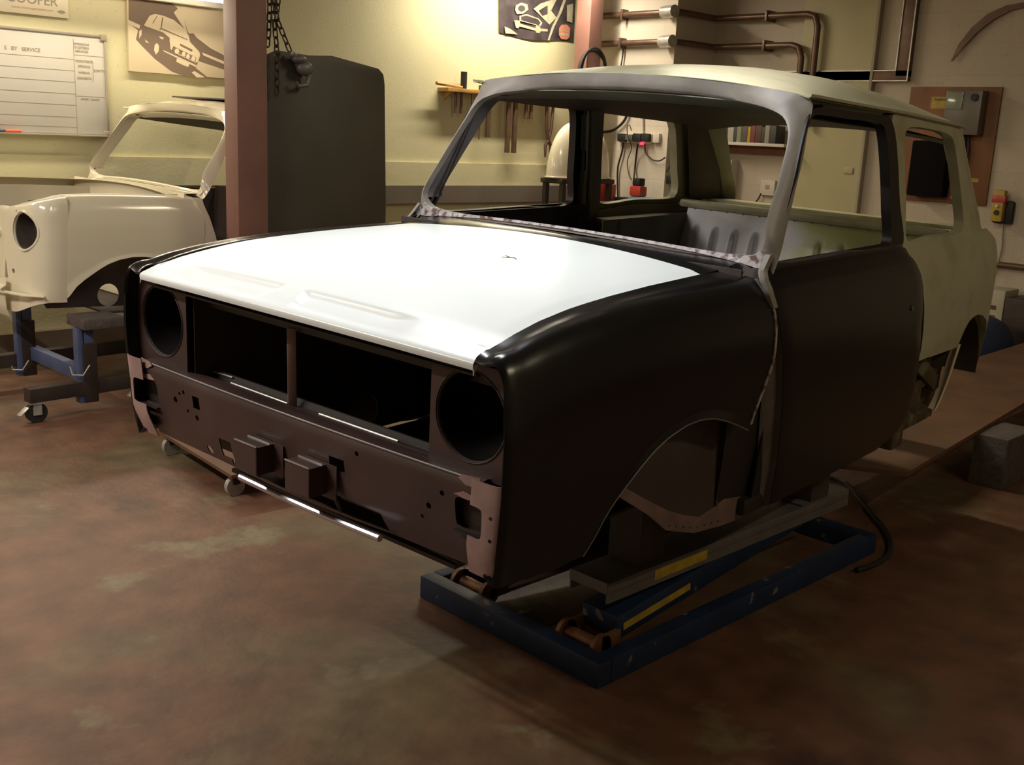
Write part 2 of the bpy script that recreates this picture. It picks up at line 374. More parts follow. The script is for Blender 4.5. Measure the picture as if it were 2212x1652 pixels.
def wing_rows(s, yf=-.60):
    n = 46; rows = []
    for i in range(n):
        v = i/(n-1); v2 = v
        row = []
        yt = yf + v2*(.345-yf)
        xe, ze = ip(yt, XE)+.004, ip(yt, ZE)-.002
        drop = max(0.0, (.84-ze))
        zs = .815 - drop*.72
        top = [(xe, ze), (xe+.3*(.655-xe), ze-.004*(1-drop*4)), (xe+.72*(.655-xe), (ze+zs)/2+.008), (.656, zs-.003), (.671, zs-.03), (.681, zs-.065), (.688, zs-.12), (.690, .62)]
        tp = cr([(a, 0, b) for a, b in top], 20)
        for k, p in enumerate(tp):
            z = p.z; yr = ip(z, YREAR); f = k/(len(tp)-1)
            yy = yf + v2*(yr-yf) if k > 5 else yt + (v2*(ip(z, YREAR)-.345))*k/6
            row.append(Vector((s*p.x, yy, z)))
        yb = yf + v2*(.288-yf); zb = ip(yb, ARCH)
        y0 = row[-1].y
        for k in range(1, 13):
            f = k/12; z = .62 + f*(zb-.62); g = f**1.1; yy = y0 + (yb-y0)*g
            if v > .9:   # rear edge of the panel sweeps forward below the waist
                yy = min(yy, ip(max(z, .464), YREAR)) if f < 1 else yb
            lipx = .006*sm(f, .8, 1) if yb > -.4 else 0
            row.append(Vector((s*(ip(z, XT)+.001+lipx), yy, z)))
        # returned edge of the arch
        row.append(row[-1] + Vector((-s*.012, 0, .006))); row.append(row[-1] + Vector((-s*.012, 0, .010)))
        for q_ in row: q_.x = math.copysign(tuck(abs(q_.x), q_.y, q_.z), q_.x) if s < 0 else q_.x
        rows.append(row)
    # the front corner rolls inward to the grille opening
    f0 = rows[0]; fr = []
    for dy, off, dz in ((-.022, .001, .001), (-.038, .004, .005), (-.048, .008, .010), (-.0535, .014, .016), (-.051, .018, .020), (-.040, .019, .021), (-.01, .020, .022)):
        r = []
        for k, p in enumerate(f0):
            tw = 1-sm(k, 2, 16)
            r.append(Vector((s*(abs(p.x)-off*(1-tw)), p.y+dy, p.z-dz*tw*1.1)))
        fr.append(r)
    return fr[::-1] + rows
for s in (1, -1):
    rws = wing_rows(s)
    g = put('front_wing', B().grid(rws), M_black, car, 'black front wing on the door side facing the camera' if s > 0 else 'black front wing on the far side', solid=.0025, smooth=50)
    # bare seam along the rear edge of the wing
    b = B(); edge = [r for r in rws[-1][5:-3]]
    b.grid([[p + Vector((s*.003, -.001, 0)) for p in edge], [p + Vector((s*.002, .011, 0)) for p in edge], [p + Vector((-s*.004, .013, 0)) for p in edge], [p + Vector((-s*.004, .022, 0)) for p in edge]])
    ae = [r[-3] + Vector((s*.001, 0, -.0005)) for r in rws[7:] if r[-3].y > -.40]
    put('arch_glint', B().tube(ae, .0022, 6), M_grey, g, 'light grey bead for the glint along the arch lip')  # grey bead paints the reflection line on the arch lip
    wt = rws[-1][0:14]
    put('wing_top_corner', B().grid([wt, [Vector((s*(.553+.108*k/13), .385+.012*k/13, .8605-.026*(k/13)**1.3)) for k in range(14)], [Vector((s*(.556+.104*k/13), .44, .864-.026*(k/13)**1.3)) for k in range(14)]]), M_black, g, solid=.002, smooth=60)
    foot = [[(s*(XS(.4, z)+.004-o), ip(z, [(.76, .375), (.80, .352), (.84, .347), (.88, .385), (.93, .43)])+dy, z) for z in np.linspace(.765, .895, 14)] for o, dy in ((.012, -.004), (0, 0), (0, .022), (.02, .030))]
    put('pillar_foot', B().grid(foot), M_primer, g, 'grey primer foot of the windscreen pillar', solid=.003, smooth=60)
    put('seam_flange', b, M_seam, g, 'bare scratched flange', solid=.003)
    # primer corner patch below the grille opening, beside the indicator hole
    b = B(); rr = []
    for zi in range(13):
        z = .53 - zi*(.205/12); row = []
        for xx, yy in ((.600, -.654), (.625, -.656), (.648, -.656), (.664, -.654), (.674, -.650), (.679, -.644)):
            sh = sm(.40-z, 0, .1)*.02
            row.append((s*(xx + (ip(z, XT)-.689)), yy-.002+sh, z))
        row = [(s*(tuck(abs(a_), -.62, c_) if s < 0 else abs(a_)), b_, c_) for a_, b_, c_ in row]; rr.append(row)
    cuts = [B().cyl((s*.655, -.7, .462), (s*.655, -.6, .462), .0045, 10), B().cyl((s*.655, -.7, .415), (s*.655, -.6, .415), .0045, 10),
            B().box((s*.595, -.65, .442), (.075, .1, .066), bev=.012)]
    put('wing_corner', B().grid(rr), M_pink, g, 'pinkish primer corner', solid=.003, cuts=cuts)

# bonnet -------------------------------------------------------------
YF = lambda x: -.654 - .010*(1-(abs(x)/.59)**2)
YR = lambda x: .232 + .040*(1-(abs(x)/.545)**2.0)
prof = [(-.654, .744), (-.6555, .752), (-.654, .7585), (-.646, .7640), (-.630, .7695), (-.604, .7795), (-.57, .7905), (-.54, .7985), (-.457, .814), (-.35, .829), (-.2, .839), (-.03, .845), (.23, .849)]
PROF = cr([(0, a, b) for a, b in prof], 260)
def bonnet_pt(u, v):
    # v in 0..1 from the lip to the back
    p = PROF[int(round(v*259))]
    f = (p.y+.654)/(.884); fc = max(0, f)
    y = YF(u*.59)*(1-fc) + YR(u*.545)*fc if fc > .12 else (p.y + (YF(u*.59)+.654)*(1-fc) + (YR(u*.545)-.23)*fc)
    y = p.y + (YF(u*.59)+.654)*(1-fc) + (YR(u*.545)-.23)*fc
    x = u*(ip(p.y, XE)-.002)
    crown = (.005 + .020*sm(p.y, -.66, -.25))*(1-u*u)
    z = p.z + crown - .012*sm(abs(u), .93, 1)*(0 if p.y < -.6 else 1)*.35
    return Vector((x, y, z))
rows = []
for j in range(260):
    row = []
    for i in range(141):
        u = -1+2*i/140; p = bonnet_pt(u, j/259)
        # the two shallow pressings at the front with a raised tongue between them
        cx = -.050
        wch = .052 - .02*sm(p.y, -.62, -.57)
        side = sm(abs(p.x-cx), wch, wch+.022)
        ends = 1-sm(abs(p.x-cx), .33, .43)
        lo = side*ends*(1-sm(p.y, -.581, -.569))*sm(p.y, -.654, -.62)
        p.z -= .011*lo
        row.append(p)
    rows.append(row)
bon = put('bonnet', B().grid(rows), M_white, car, 'white gloss bonnet', solid=.0015, off=-1, smooth=45)
for s in (-1, 1):
    b = B()
    b.grid([[bonnet_pt(s, j/79)+Vector((0, 0, 0)) for j in range(0, 80, 3)], [bonnet_pt(s, j/79)+Vector((s*.001, 0, -.010)) for j in range(0, 80, 3)]])
    put('bonnet_hem', b, M_white, bon, solid=.0015)

for k_, (x_, y_, dx_, dy_) in enumerate(((.195, -.11, .012, .010), (.215, -.105, .012, -.010), (.18, -.095, .010, -.004))):
    zz_ = bonnet_pt(x_/.57, 0).z*0 + .866
    put('scuff_mark', B().tube([(x_-dx_, y_-dy_, zz_), (x_+dx_, y_+dy_, zz_)], .0012, 6), M_rust, bon)
# scuttle --------------------------------------------------------------
WB = lambda x: .368 + .062*(abs(x)/.6)**2.4        # foot of the windscreen in plan
ZB = lambda x: .884 - .012*(abs(x)/.6)**2
rows = []
for j in range(15):
    f = j/14; row = []
    for i in range(61):
        u = -1+2*i/60
        x0 = u*.552; x1 = u*.557
        a = Vector((x0, YR(u*.545)+.004, ip(.23, ZE)+.020*(1-u*u)-.002)); c = Vector((x1, WB(x1)+.012, ZB(x1)-.012-.000*abs(u)))
        p = a.lerp(c, f); p.z += .006*math.sin(math.pi*f)*(1-u**4)
        row.append(p)
    rows.append(row)
put('scuttle_panel', B().grid(rows), M_black, car, 'black scuttle panel', solid=.002, smooth=50)

# windscreen surround ---------------------------------------------------
inn_h = [(0, .388, .889), (.2, .398, .886), (.38, .415, .880), (.48, .430, .877), (.55, .430, .880), (.598, .412, .890), (.624, .398, .925), (.616, .412, .97), (.608, .445, 1.02), (.602, .48, 1.07), (.593, .512, 1.12), (.583, .545, 1.17), (.570, .566, 1.21), (.54, .580, 1.242), (.46, .594, 1.266), (.3, .618, 1.283), (.15, .608, 1.291), (0, .603, 1.294)]
out_h = [(0, .374, .878), (.2, .384, .874), (.38, .402, .866), (.50, .414, .855), (.60, .405, .842), (.653, .392, .836), (.655, .420, .87), (.641, .478, .962), (.627, .532, 1.06), (.615, .578, 1.14), (.603, .612, 1.22), (.597, .632, 1.280), (.56, .612, 1.300), (.35, .598, 1.322), (.15, .588, 1.333), (0, .584, 1.336)]
def loop(half, n):
    R = cr(half, n); return R + [Vector((-p.x, p.y, p.z)) for p in R[-2:0:-1]]
I, O = loop(inn_h, 90), loop(out_h, 90)
mid = [i.lerp(o, .5) + Vector((math.copysign(.004, i.x) if i.z < 1.24 else 0, -.004, .003)) for i, o in zip(I, O)]
inr = [i + Vector((0, .022, -.004)) for i in I]
ws = put('windscreen_surround', B().grid([inr, I, [i.lerp(o, .12)+Vector((0, -.004, .002)) for i, o in zip(I, O)], mid, O], True), M_primer, car, 'grey primer windscreen surround', solid=.003, smooth=50)
n0 = [i for i, p in enumerate(I) if p.z < .93 and abs(p.x) < .615]
low = sorted(n0, key=lambda i: I[i].x)
b = B(); b.grid([[I[i]+Vector((0, .004, .0)) for i in low], [I[i].lerp(O[i], .12)+Vector((0, -.009, .004)) for i in low], [I[i].lerp(O[i], .60)+Vector((0, -.009, .003)) for i in low]])
put('glass_flange', b, M_seam, ws, 'rusty bare metal flange', solid=.002)
# inner pillar faces
for s in (1, -1):
    a = [p for p in I if p.x*s > .50 and .905 < p.z < 1.255]; a.sort(key=lambda p: p.z)
    dp_ = .085 if s < 0 else .045
    b = B().grid([[p+Vector((s*.002, .012, 0)) for p in a], [p+Vector((-s*.004*(s < 0), dp_, 0)) for p in a]])
    put('pillar_lining', b, M_grey if s < 0 else M_primer, ws, solid=.003)

# roof ------------------------------------------------------------------
GU = [(.60, 1.291), (.635, 1.290), (.925, 1.277), (1.257, 1.264), (1.525, 1.249), (1.73, 1.239), (1.853, 1.232), (1.90, 1.226), (2.06, 1.19)]
rows = []
for j in range(44):
    v = j/43; row = []
    for i in range(57):
        u = -1+2*i/56
        yf = .586 + .030*abs(u)**2.4; yr = 1.90 + .17*(1-u*u)**.6
        y = yf + (yr-yf)*v; ye = .612 + (1.885-.612)*v
        xe = XS(ye, ip(ye, GU))+.004; ze = ip(ye, GU)
        cen = ip(y, [(.58, 1.336), (.66, 1.353), (.8, 1.371), (1.0, 1.385), (1.2, 1.391), (1.45, 1.387), (1.7, 1.366), (1.9, 1.325), (2.0, 1.285), (2.07, 1.245), (2.12, 1.22)])
        a = abs(u)
        z = ze + (cen-ze)*(1-a**2.3)
        if a > .93: z = ze + (cen-ze)*(1-.93**2.3)*(1-((a-.93)/.07)**1.6)
        row.append((u*xe, y, z))
    rows.append(row)
roof = put('roof_panel', B().grid(rows), M_roof, car, 'cream green roof with worn paint', solid=.002, off=-1, smooth=50)
for s in (1, -1):
    g = [onside(s, y, ip(y, GU), .005) for y in np.linspace(.60, 1.885, 40)]
    b = B().grid([[p+Vector((s*-.008, 0, .004)) for p in g], [p+Vector((s*.002, 0, .001)) for p in g], [p+Vector((s*.009, 0, .003)) for p in g], [p+Vector((s*.010, 0, .010)) for p in g]])
    put('roof_gutter', b, M_roof, roof, solid=.002)
# roof lining: inner skin and rails
rows = []
for j in range(20):
    v = j/19; row = []
    for i in range(25):
        u = -1+2*i/24; y = .64+1.40*v; ye = min(y, 1.97)
        row.append((u*(XS(ye, 1.2)-.035), y, ip(ye, GU)-.050 + .085*(1-abs(u)**2.5)*(1-.5*v)))
    rows.append(row)
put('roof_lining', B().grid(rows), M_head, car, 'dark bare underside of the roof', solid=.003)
b = B()
b.grid([[(x, .618+.0*x, 1.262+.022*(1-(x/.57)**2)) for x in np.linspace(-.57, .57, 20)], [(x, .70, 1.245+.015*(1-(x/.57)**2)) for x in np.linspace(-.57, .57, 20)], [(x, .76, 1.275) for x in np.linspace(-.57, .57, 20)]])
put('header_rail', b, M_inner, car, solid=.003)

# upper sides -------------------------------------------------------------
def ring(b, s, inner, outer, n=72, depth=.03, dx=0.0, ret=.02):
    Ii = cr([(0, y, z) for y, z in inner], n, True); Oo = cr([(0, y, z) for y, z in outer], n, True)
    f = lambda L, d: [onside(s, p.y, p.z, dx+d) for p in L]
    b.grid([f(Oo, -depth), f(Oo, -.002), f(Oo, 0), f(Ii, 0), f(Ii, -.003), f(Ii, -depth)], True)
    return b
for s in (1, -1):
    q = B()
    ring(q, s, [(1.345, .872), (1.315, 1.00), (1.292, 1.17), (1.305, 1.216), (1.36, 1.228), (1.55, 1.222), (1.715, 1.209), (1.785, 1.185), (1.84, 1.09), (1.885, .985), (1.92, .90), (1.90, .868), (1.63, .868)],
         [(1.300, .845), (1.258, 1.00), (1.214, 1.19), (1.19, 1.258), (1.36, 1.257), (1.55, 1.247), (1.74, 1.236), (1.87, 1.226), (1.96, 1.10), (2.04, .99), (2.12, .91), (2.13, .845), (1.63, .845)], depth=.035)
    qo = put('quarter_window_surround', q, M_roof, car, solid=.002, smooth=50)
    # C pillar outer corner to the rear window
    rows = []
    for k in range(14):
        z = .85 + k*(1.225-.85)/13; y0 = ip(z, [(.85, 2.125), (.91, 2.10), (.99, 2.03), (1.1, 1.95), (1.226, 1.865)])
        ys = [y0, y0+.05, y0+.10, y0+.14, y0+.155]; xo = [0, .006, .022, .055, .11]
        rows.append([(s*(XS(y, z)-o), y, z) for y, o in zip(ys, xo)])
    put('rear_pillar', B().grid(rows), M_roof, qo, solid=.003, smooth=60)
# B pillars
for s in (1, -1):
    b = B().grid([[onside(s, ip(z, [(.2, 1.46), (.6, 1.44), (.85, 1.30), (1.25, 1.215)])+dy, z, -dd) for z in np.linspace(.22, 1.25, 24)] for dy, dd in ((-.03, .02), (0, .02), (.0, .05), (.05, .055), (.06, .03))])
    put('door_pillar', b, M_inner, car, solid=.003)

# rear quarters -------------------------------------------------------------
DR = [(.18, 1.30), (.20, 1.42), (.225, 1.475), (.25, 1.505), (.279, 1.525), (.32, 1.528), (.351, 1.522), (.45, 1.497), (.591, 1.460), (.66, 1.446), (.719, 1.428), (.76, 1.402), (.80, 1.362), (.83, 1.322), (.86, 1.312)]
DRq = lambda z: ip(z, DR)+.004
RA = [(1.60, .455), (1.90, .447), (1.915, .455), (1.925, .475), (1.95, .505), (1.99, .532), (2.04, .545), (2.10, .548), (2.17, .535), (2.24, .505), (2.29, .455), (2.315, .39), (2.33, .30), (2.40, .30)]
def rearx(y, z):
    x = XS(min(y, 2.28), z); t = max(0, y-2.22)
    return x - 1.6*t*t - 22*max(0, y-2.34)**2
for s in (1, -1):
    rows = []
    ncol = 50
    for i in range(ncol):
        v = i/(ncol-1); row = []
        yb = 1.495 + v*(2.40-1.495); zb = ip(yb, RA) if yb > 1.6 else .457
        for k in range(26):
            f = k/25
            z = .862 + f*(zb-.862); y0 = DRq(z)
            yr = ip(z, [(.3, 2.37), (.44, 2.385), (.58, 2.405), (.73, 2.375), (.82, 2.31), (.862, 2.22)])
            ye = y0 + v*(yr-y0); yy = ye + (yb*0+ (yb if f == 1 else ye) - ye)*sm(f, .4, 1)
            yy = ye*(1-sm(f, .35, 1)) + min(yb, yr)*sm(f, .35, 1)
            sh = .0
            row.append(Vector((s*(rearx(yy, z)+.001), yy, z)))
        if yb > 1.9: row.append(row[-1]+Vector((-s*.022, 0, .004)))
        else: row.append(row[-1]+Vector((-s*.003, 0, 0)))
        rows.append(row)
    rq = put('rear_quarter_panel', B().grid(rows), M_roof, car, 'cream green rear quarter panel cut away at the bottom', solid=.002, smooth=50)
    # remaining strip of arch lip reaching down past the cut
    st = [(1.925, .455), (1.905, .40), (1.89, .35), (1.87, .29), (1.845, .24), (1.82, .215)]
    sp = cr([(0, y, z) for y, z in st], 20)
    put('arch_lip', B().grid([[Vector((s*(XS(p.y, p.z)+.003), p.y-.012*(1-k/30), p.z)) for k, p in enumerate(sp)], [Vector((s*(XS(p.y, p.z)+.005), p.y+.004, p.z)) for p in sp], [Vector((s*(XS(p.y, p.z)-.025), p.y+.008, p.z)) for p in sp]]), M_cream, rq, 'cream strip of wheel arch lip', solid=.003)
    # rusty inner sill and heelboard left bare behind the door
    b = B()
    b.grid([[(s*(.60+.02*math.sin(y*40)), y, z) for y in np.linspace(1.46, 1.93, 16)] for z in np.linspace(.50, .16, 8)])
    b.bb(s*.54, s*.635, 1.44, 1.86, .17, .22, .01)
    b.beam((s*.63, 1.60, .44), (s*.63, 1.88, .30), .02, .06)
    b.beam((s*.61, 1.5, .30), (s*.61, 1.9, .34), .04, .04)
    b.box((s*.60, 1.56, .16), (.07, .10, .09), bev=.008)
    put('inner_sill', b, M_rust, car, 'rusty exposed inner sill', solid=0)
    # rear wheel tub
    b = B(); rw = []
    for xx in (.645, .5, .40):
        rw.append([(s*xx, 2.09+.215*math.cos(a)*1.0, .30+.235*math.sin(a)) for a in np.linspace(-.1, math.pi+.1, 24)])
    b.grid(rw); b.prism([(s*.40, 2.09+.215*math.cos(a), .30+.235*math.sin(a)) for a in np.linspace(-.1, math.pi+.1, 24)], (s*.004, 0, 0))
    put('rear_wheel_tub', b, M_darkin, car, solid=.002)
# door ----------------------------------------------------------------------
DF = [(.165, .545), (.18, .535), (.22, .528), (.30, .52), (.453, .488), (.55, .468), (.641, .443), (.744, .405), (.80, .376), (.83, .368), (.866, .385)]
for s in (1, -1):
    dn = 'black door facing the camera' if s > 0 else 'dark door on the far side'
    rows = []
    zz = [.866, .862, .858, .854, .85, .84, .83, .82, .815, .811, .808, .80, .79, .77, .75, .72, .68, .64, .60, .55, .5, .45, .4, .35, .3, .27, .245, .225, .21, .2, .19, .18]
    for z in zz:
        zlo = z
        rows.append([onside(s, ip(z, DF)+(ip(z, DR)-ip(z, DF))*k/30, z + .0, .004-.004*(1 if k in (0, 30) else 0)) for k in range(31)])
    dr = put('door', B().grid(rows), M_black if s > 0 else M_black2, car, dn, solid=.004, smooth=50)
    # turned front and rear edges
    b = B()
    e = [onside(s, ip(z, DF), z, 0) for z in np.linspace(.86, .175, 40)]
    b.grid([e, [p+Vector((-s*.018, -.004, 0)) for p in e], [p+Vector((-s*.034, -.038, 0)) for p in e], [p+Vector((-s*.040, -.044, 0)) for p in e]])
    put('door_edge', b, M_grey2 if s > 0 else M_black2, dr, 'dark grey front edge of the door' if s > 0 else None, solid=.003)
    # window frame
    fo = [(.405, .858), (.43, .895), (.52, 1.075), (.585, 1.20), (.625, 1.255), (.70, 1.268), (.9, 1.262), (1.1, 1.257), (1.172, 1.247), (1.210, 1.20), (1.232, 1.12), (1.256, 1.0), (1.298, .858), (.9, .856)]
    fi = [(.44, .869), (.455, .895), (.532, 1.065), (.598, 1.205), (.636, 1.243), (.70, 1.250), (.9, 1.243), (1.07, 1.237), (1.125, 1.222), (1.148, 1.17), (1.168, 1.08), (1.183, .98), (1.196, .869), (.9, .866)]
    fr = put('window_frame', ring(B(), s, fi, fo, n=100, depth=.03, dx=.003), M_black2, dr, 'dark bare window frame', solid=.002, smooth=50)
    b = B(); b.grid([[onside(s, y, z, -.045+k*.004) for y in np.linspace(.46, 1.28, 10)] for k, z in enumerate((.862, .80, .70, .5, .3, .2))])
    put('door_inner', b, M_black2, dr, solid=.003)
    if s > 0: put('lock_plug', B().cyl(onside(1, 1.335, .66, .001), onside(1, 1.335, .66, .010), .009, 14), M_grey, dr)
    # hinge pillar panel between the wing and the door
    b = B(); b.grid([[onside(s, ip(z, YREAR)-.02 if z > .46 else ip(z, [(.2, .30), (.46, .28)]), z, -.05) for z in np.linspace(.84, .20, 24)], [onside(s, ip(z, DF)+.02, z, -.045) for z in np.linspace(.84, .20, 24)]])
    put('hinge_pillar', b, M_black2, car, solid=.003)
# sills, floor, bulkheads ------------------------------------------------------
for s in (1, -1):
    put('sill', B().bb(s*.56, s*.645, .42, 1.46, .165, .215, .012), M_black2, car)
cut1 = [B().box((-.195, .30, .66), (.030, .5, .26), bev=.004), B().cyl((-.06, 0, .545), (-.06, .6, .545), .028, 16)]
b = B(); b.bb(-.62, .62, .30, .31, .22, .86)
put('front_bulkhead', b, M_darkin, car, cuts=cut1)
put('floor_pan', B().bb(-.60, .60, .31, 2.0, .19, .20).bb(-.12, .12, .31, 2.0, .20, .32, .04), M_darkin, car)
put('front_floor', B().bb(-.45, .45, -.05, .31, .205, .215), M_darkin, car)
# rear seat back panel with pressed ribs, parcel shelf
rows = []
for j in range(30):
    f = j/29; row = []
    for i in range(161):
        x = -.535+1.07*i/160
        z = .845 - .36*f; y = 1.93 - .10*f
        rib = 0
        for k in range(-5, 6):
            if abs(k) > 0: rib += math.exp(-((x-k*.095-.0)/.010)**2)
        y += .018*rib*sm(f, .22, .34)*(1-sm(f, .9, .98))
        row.append((x, y, z))
    rows.append(row)
sb = put('seat_back_panel', B().grid(rows), M_silver, car, 'bare zinc seat back panel with ribs', solid=.002, smooth=60)
for k in range(14): put('spot_weld', B().sph((-.5+k*.077, 1.922, .832), .0045, u=8, v=6), M_chrome, sb)
for s in (-1, 1):
    rows = [[(s*.535, y, z) for y in np.linspace(1.40, 1.93, 8)] for z in (.806, .7, .5, .22)]
    put('inner_quarter_panel', B().grid(rows).bb(s*.535, s*.60, 1.34, 2.10, .790, .806, .004).grid([[(s*(.535+.0*y), y, z) for y in (1.30, 1.42)] for z in (.806, .2)]), M_inner, car, solid=.003)
put('parcel_shelf', B().bb(-.60, .60, 1.93, 2.20, .838, .848, .003).bb(-.575, .575, 1.912, 1.955, .832, .866, .012).bb(-.57, .57, 2.14, 2.22, .845, .862, .004), M_roof, car)
# rear panel with window opening
rows = []
for z in (.28, .36, .45, .55, .65, .75, .82, .85, .88, 1.0, 1.1, 1.18, 1.24):
    y = ip(z, [(.28, 2.37), (.5, 2.40), (.65, 2.39), (.75, 2.36), (.85, 2.26), (.88, 2.225), (1.24, 2.06)])
    hx = ip(z, [(.28, .56), (.6, .60), (.8, .585), (.85, .56), (1.0, .53), (1.24, .50)])
    rows.append([(hx*u, y + .03*(1-u*u), z) for u in np.linspace(-1, 1, 25)])
rb = B().box((0, 2.18, 1.012), (1.12, .6, .31), Matrix.Rotation(-.40, 3, 'X')*1, .075)
put('rear_panel', B().grid(rows), M_roof, car, 'cream green rear panel with window opening', solid=.02, cuts=[rb])

rows = []
for z in (.86, .88, 1.0, 1.1, 1.18, 1.24):
    y = ip(z, [(.28, 2.37), (.85, 2.26), (.88, 2.225), (1.24, 2.06)])-.045
    hx = ip(z, [(.85, .60), (1.0, .575), (1.24, .545)])
    rows.append([(hx*u, (y + .03*(1-u*u)) - .16*sm(abs(u), .90, 1), z) for u in np.linspace(-1, 1, 41)])
put('rear_lining', B().grid(rows), M_head, car, 'dark sheet inside the rear window panel', solid=.004, cuts=[B().box((0, 2.14, 1.012), (1.04, .6, .31), Matrix.Rotation(-.40, 3, 'X')*1, .075)])  # dark sheet set inside the cream rear panel
# engine bay and front ----------------------------------------------------------
zbot = lambda x: .300 + .026*min(1, (abs(x)/.6)**2)
rows = []
for j, (y, z) in enumerate([(-.575, .508), (-.60, .514), (-.635, .522), (-.650, .519), (-.655, .508), (-.655, .495), (-.652, .47), (-.648, .44), (-.644, .41), (-.640, .38), (-.632, .35), (-.620, .32), (-.600, None)]):
    rows.append([(x*(1-.03*sm(-(z or .30), -.42, -.31)), y + .012*(x/.61)**2*(1 if j else 0), (z if z else zbot(x))) for x in np.linspace(-.612, .612, 61)])
cuts = [B().box((s*.585, -.65, .442), (.082, .3, .066), bev=.014) for s in (1, -1)]
cuts += [B().prism([(-.135, -.8, .318), (.335, -.8, .322), (.318, -.8, .365), (-.155, -.8, .372)], (0, .4, 0))]
for x, z, rr in ((-.455, .448, .009), (-.43, .47, .005), (-.41, .478, .006), (-.40, .43, .005), (-.33, .34, .012), (-.36, .42, .008), (.47, .43, .007), (.45, .40, .005), (.26, .49, .006), (-.22, .33, .016), (.51, .47, .006)):
    cuts.append(B().cyl((x, -.8, z), (x, -.5, z), rr, 12))
cuts += [B().box((-.355, -.65, .462), (.03, .2, .034)), B().box((.19, -.65, .446), (.05, .2, .03)), B().box((-.245, -.64, .365), (.05, .2, .05))]
fp = put('front_panel', B().grid(rows), M_rearblk, car, 'dark plum lower front panel', solid=.003, cuts=cuts, smooth=40)
put('panel_edge', B().tube([(x, -.653+.012*(x/.61)**2, .521) for x in np.linspace(-.61, .61, 24)], .0028, 6), M_grey, fp)
for s in (1, -1):
    put('indicator_pocket', B().bb(s*.545, s*.628, -.62, -.61, .40, .48).bb(s*.545, s*.628, -.645, -.61, .400, .404), M_black2, fp)
    # primer spread round the indicator hole
    pr = B().prism([(s*.612, -.6445, .530), (s*.565, -.6475, .527), (s*.556, -.6475, .518), (s*.575, -.648, .508), (s*.612, -.6455, .506)], (0, -.001, 0))
    put('primer_patch', pr, M_pink, fp, 'pinkish primer'); pr = B()
    pr.prism([(s*.612, -.645, .486), (s*.57, -.6465, .492), (s*.545, -.6475, .481), (s*.575, -.646, .477), (s*.612, -.6435, .478)], (0, -.0012, 0))
    put('primer_patch', pr, M_pink, fp, 'pinkish primer')
put('grille_bar', B().tube([(-.165+.503*k/20, -.652, .318-.004*math.sin(math.pi*k/20)) for k in range(21)], .0085, 10), M_chrome, fp, 'bright steel bar across the lower opening')
for xb in (-.06, .115): put('opening_brace', B().beam((xb, -.62, .40), (xb+.055, -.61, .315), .016, .012), M_rearblk, fp)
put('backing_plate', B().bb(-.53, .53, -.600, -.596, .385, .505), M_black2, fp)
for x in (-.070, .120):
    b = B()
    b.bb(x-.035, x+.075, -.654, -.651, .360, .442, .002)
    for dz in (.437, .372): b.bb(x-.045, x+.040, -.702, -.65, dz-.003, dz+.001, .001)
    b.bb(x-.045, x+.040, -.702, -.698, .372, .437); b.bb(x+.036, x+.040, -.702, -.65, .372, .437)
    br = put('number_plate_bracket', b, M_rearblk, fp, 'dark channel bracket')
    for yy in (-.703, -.665): put('bracket_edge', B().bb(x-.045, x+.040, yy-.001, yy+.0015, .438, .4415), M_galv, br, 'bright bracket edge')
# shelf behind the panel top and slotted stiffener
b = B()
b.grid([[(x, y, z) for x in np.linspace(-.60, .60, 20)] for y, z in ((-.575, .508), (-.555, .497), (-.545, .500), (-.540, .516), (-.536, .516), (-.534, .47), (-.53, .30))])
cuts = [B().bb(x0, x1, -.7, -.5, .31, .465) for x0, x1 in ((-.33, -.10), (-.02, .30))]
lp = put('lower_crossmember', b, M_black2, car, solid=.003, cuts=cuts)
put('crossmember_edge', B().tube([(-.54, -.545, .510), (-.345, -.545, .514)], .0025, 6).tube([(-.33, -.56, .505), (-.10, -.56, .503)], .0028, 6).tube([(.02, -.56, .505), (.29, -.56, .506)], .003, 6).tube([(.40, -.56, .520), (.60, -.56, .518)], .003, 6), M_galv, lp, 'bright edges of the crossmember')
put('bay_shade_sheet', B().bb(-.42, .42, -.50, .30, .225, .235), M_darkin, car)  # added sheet that darkens the open bottom of the engine bay
put('bonnet_latch_strut', B().beam((-.065, -.575, .70), (-.08, -.560, .50), .022, .008), M_pink, car)
put('slam_panel', B().bb(-.57, .57, -.625, -.560, .722, .728, .002).bb(-.57, .57, -.562, -.558, .69, .728), M_black2, car)
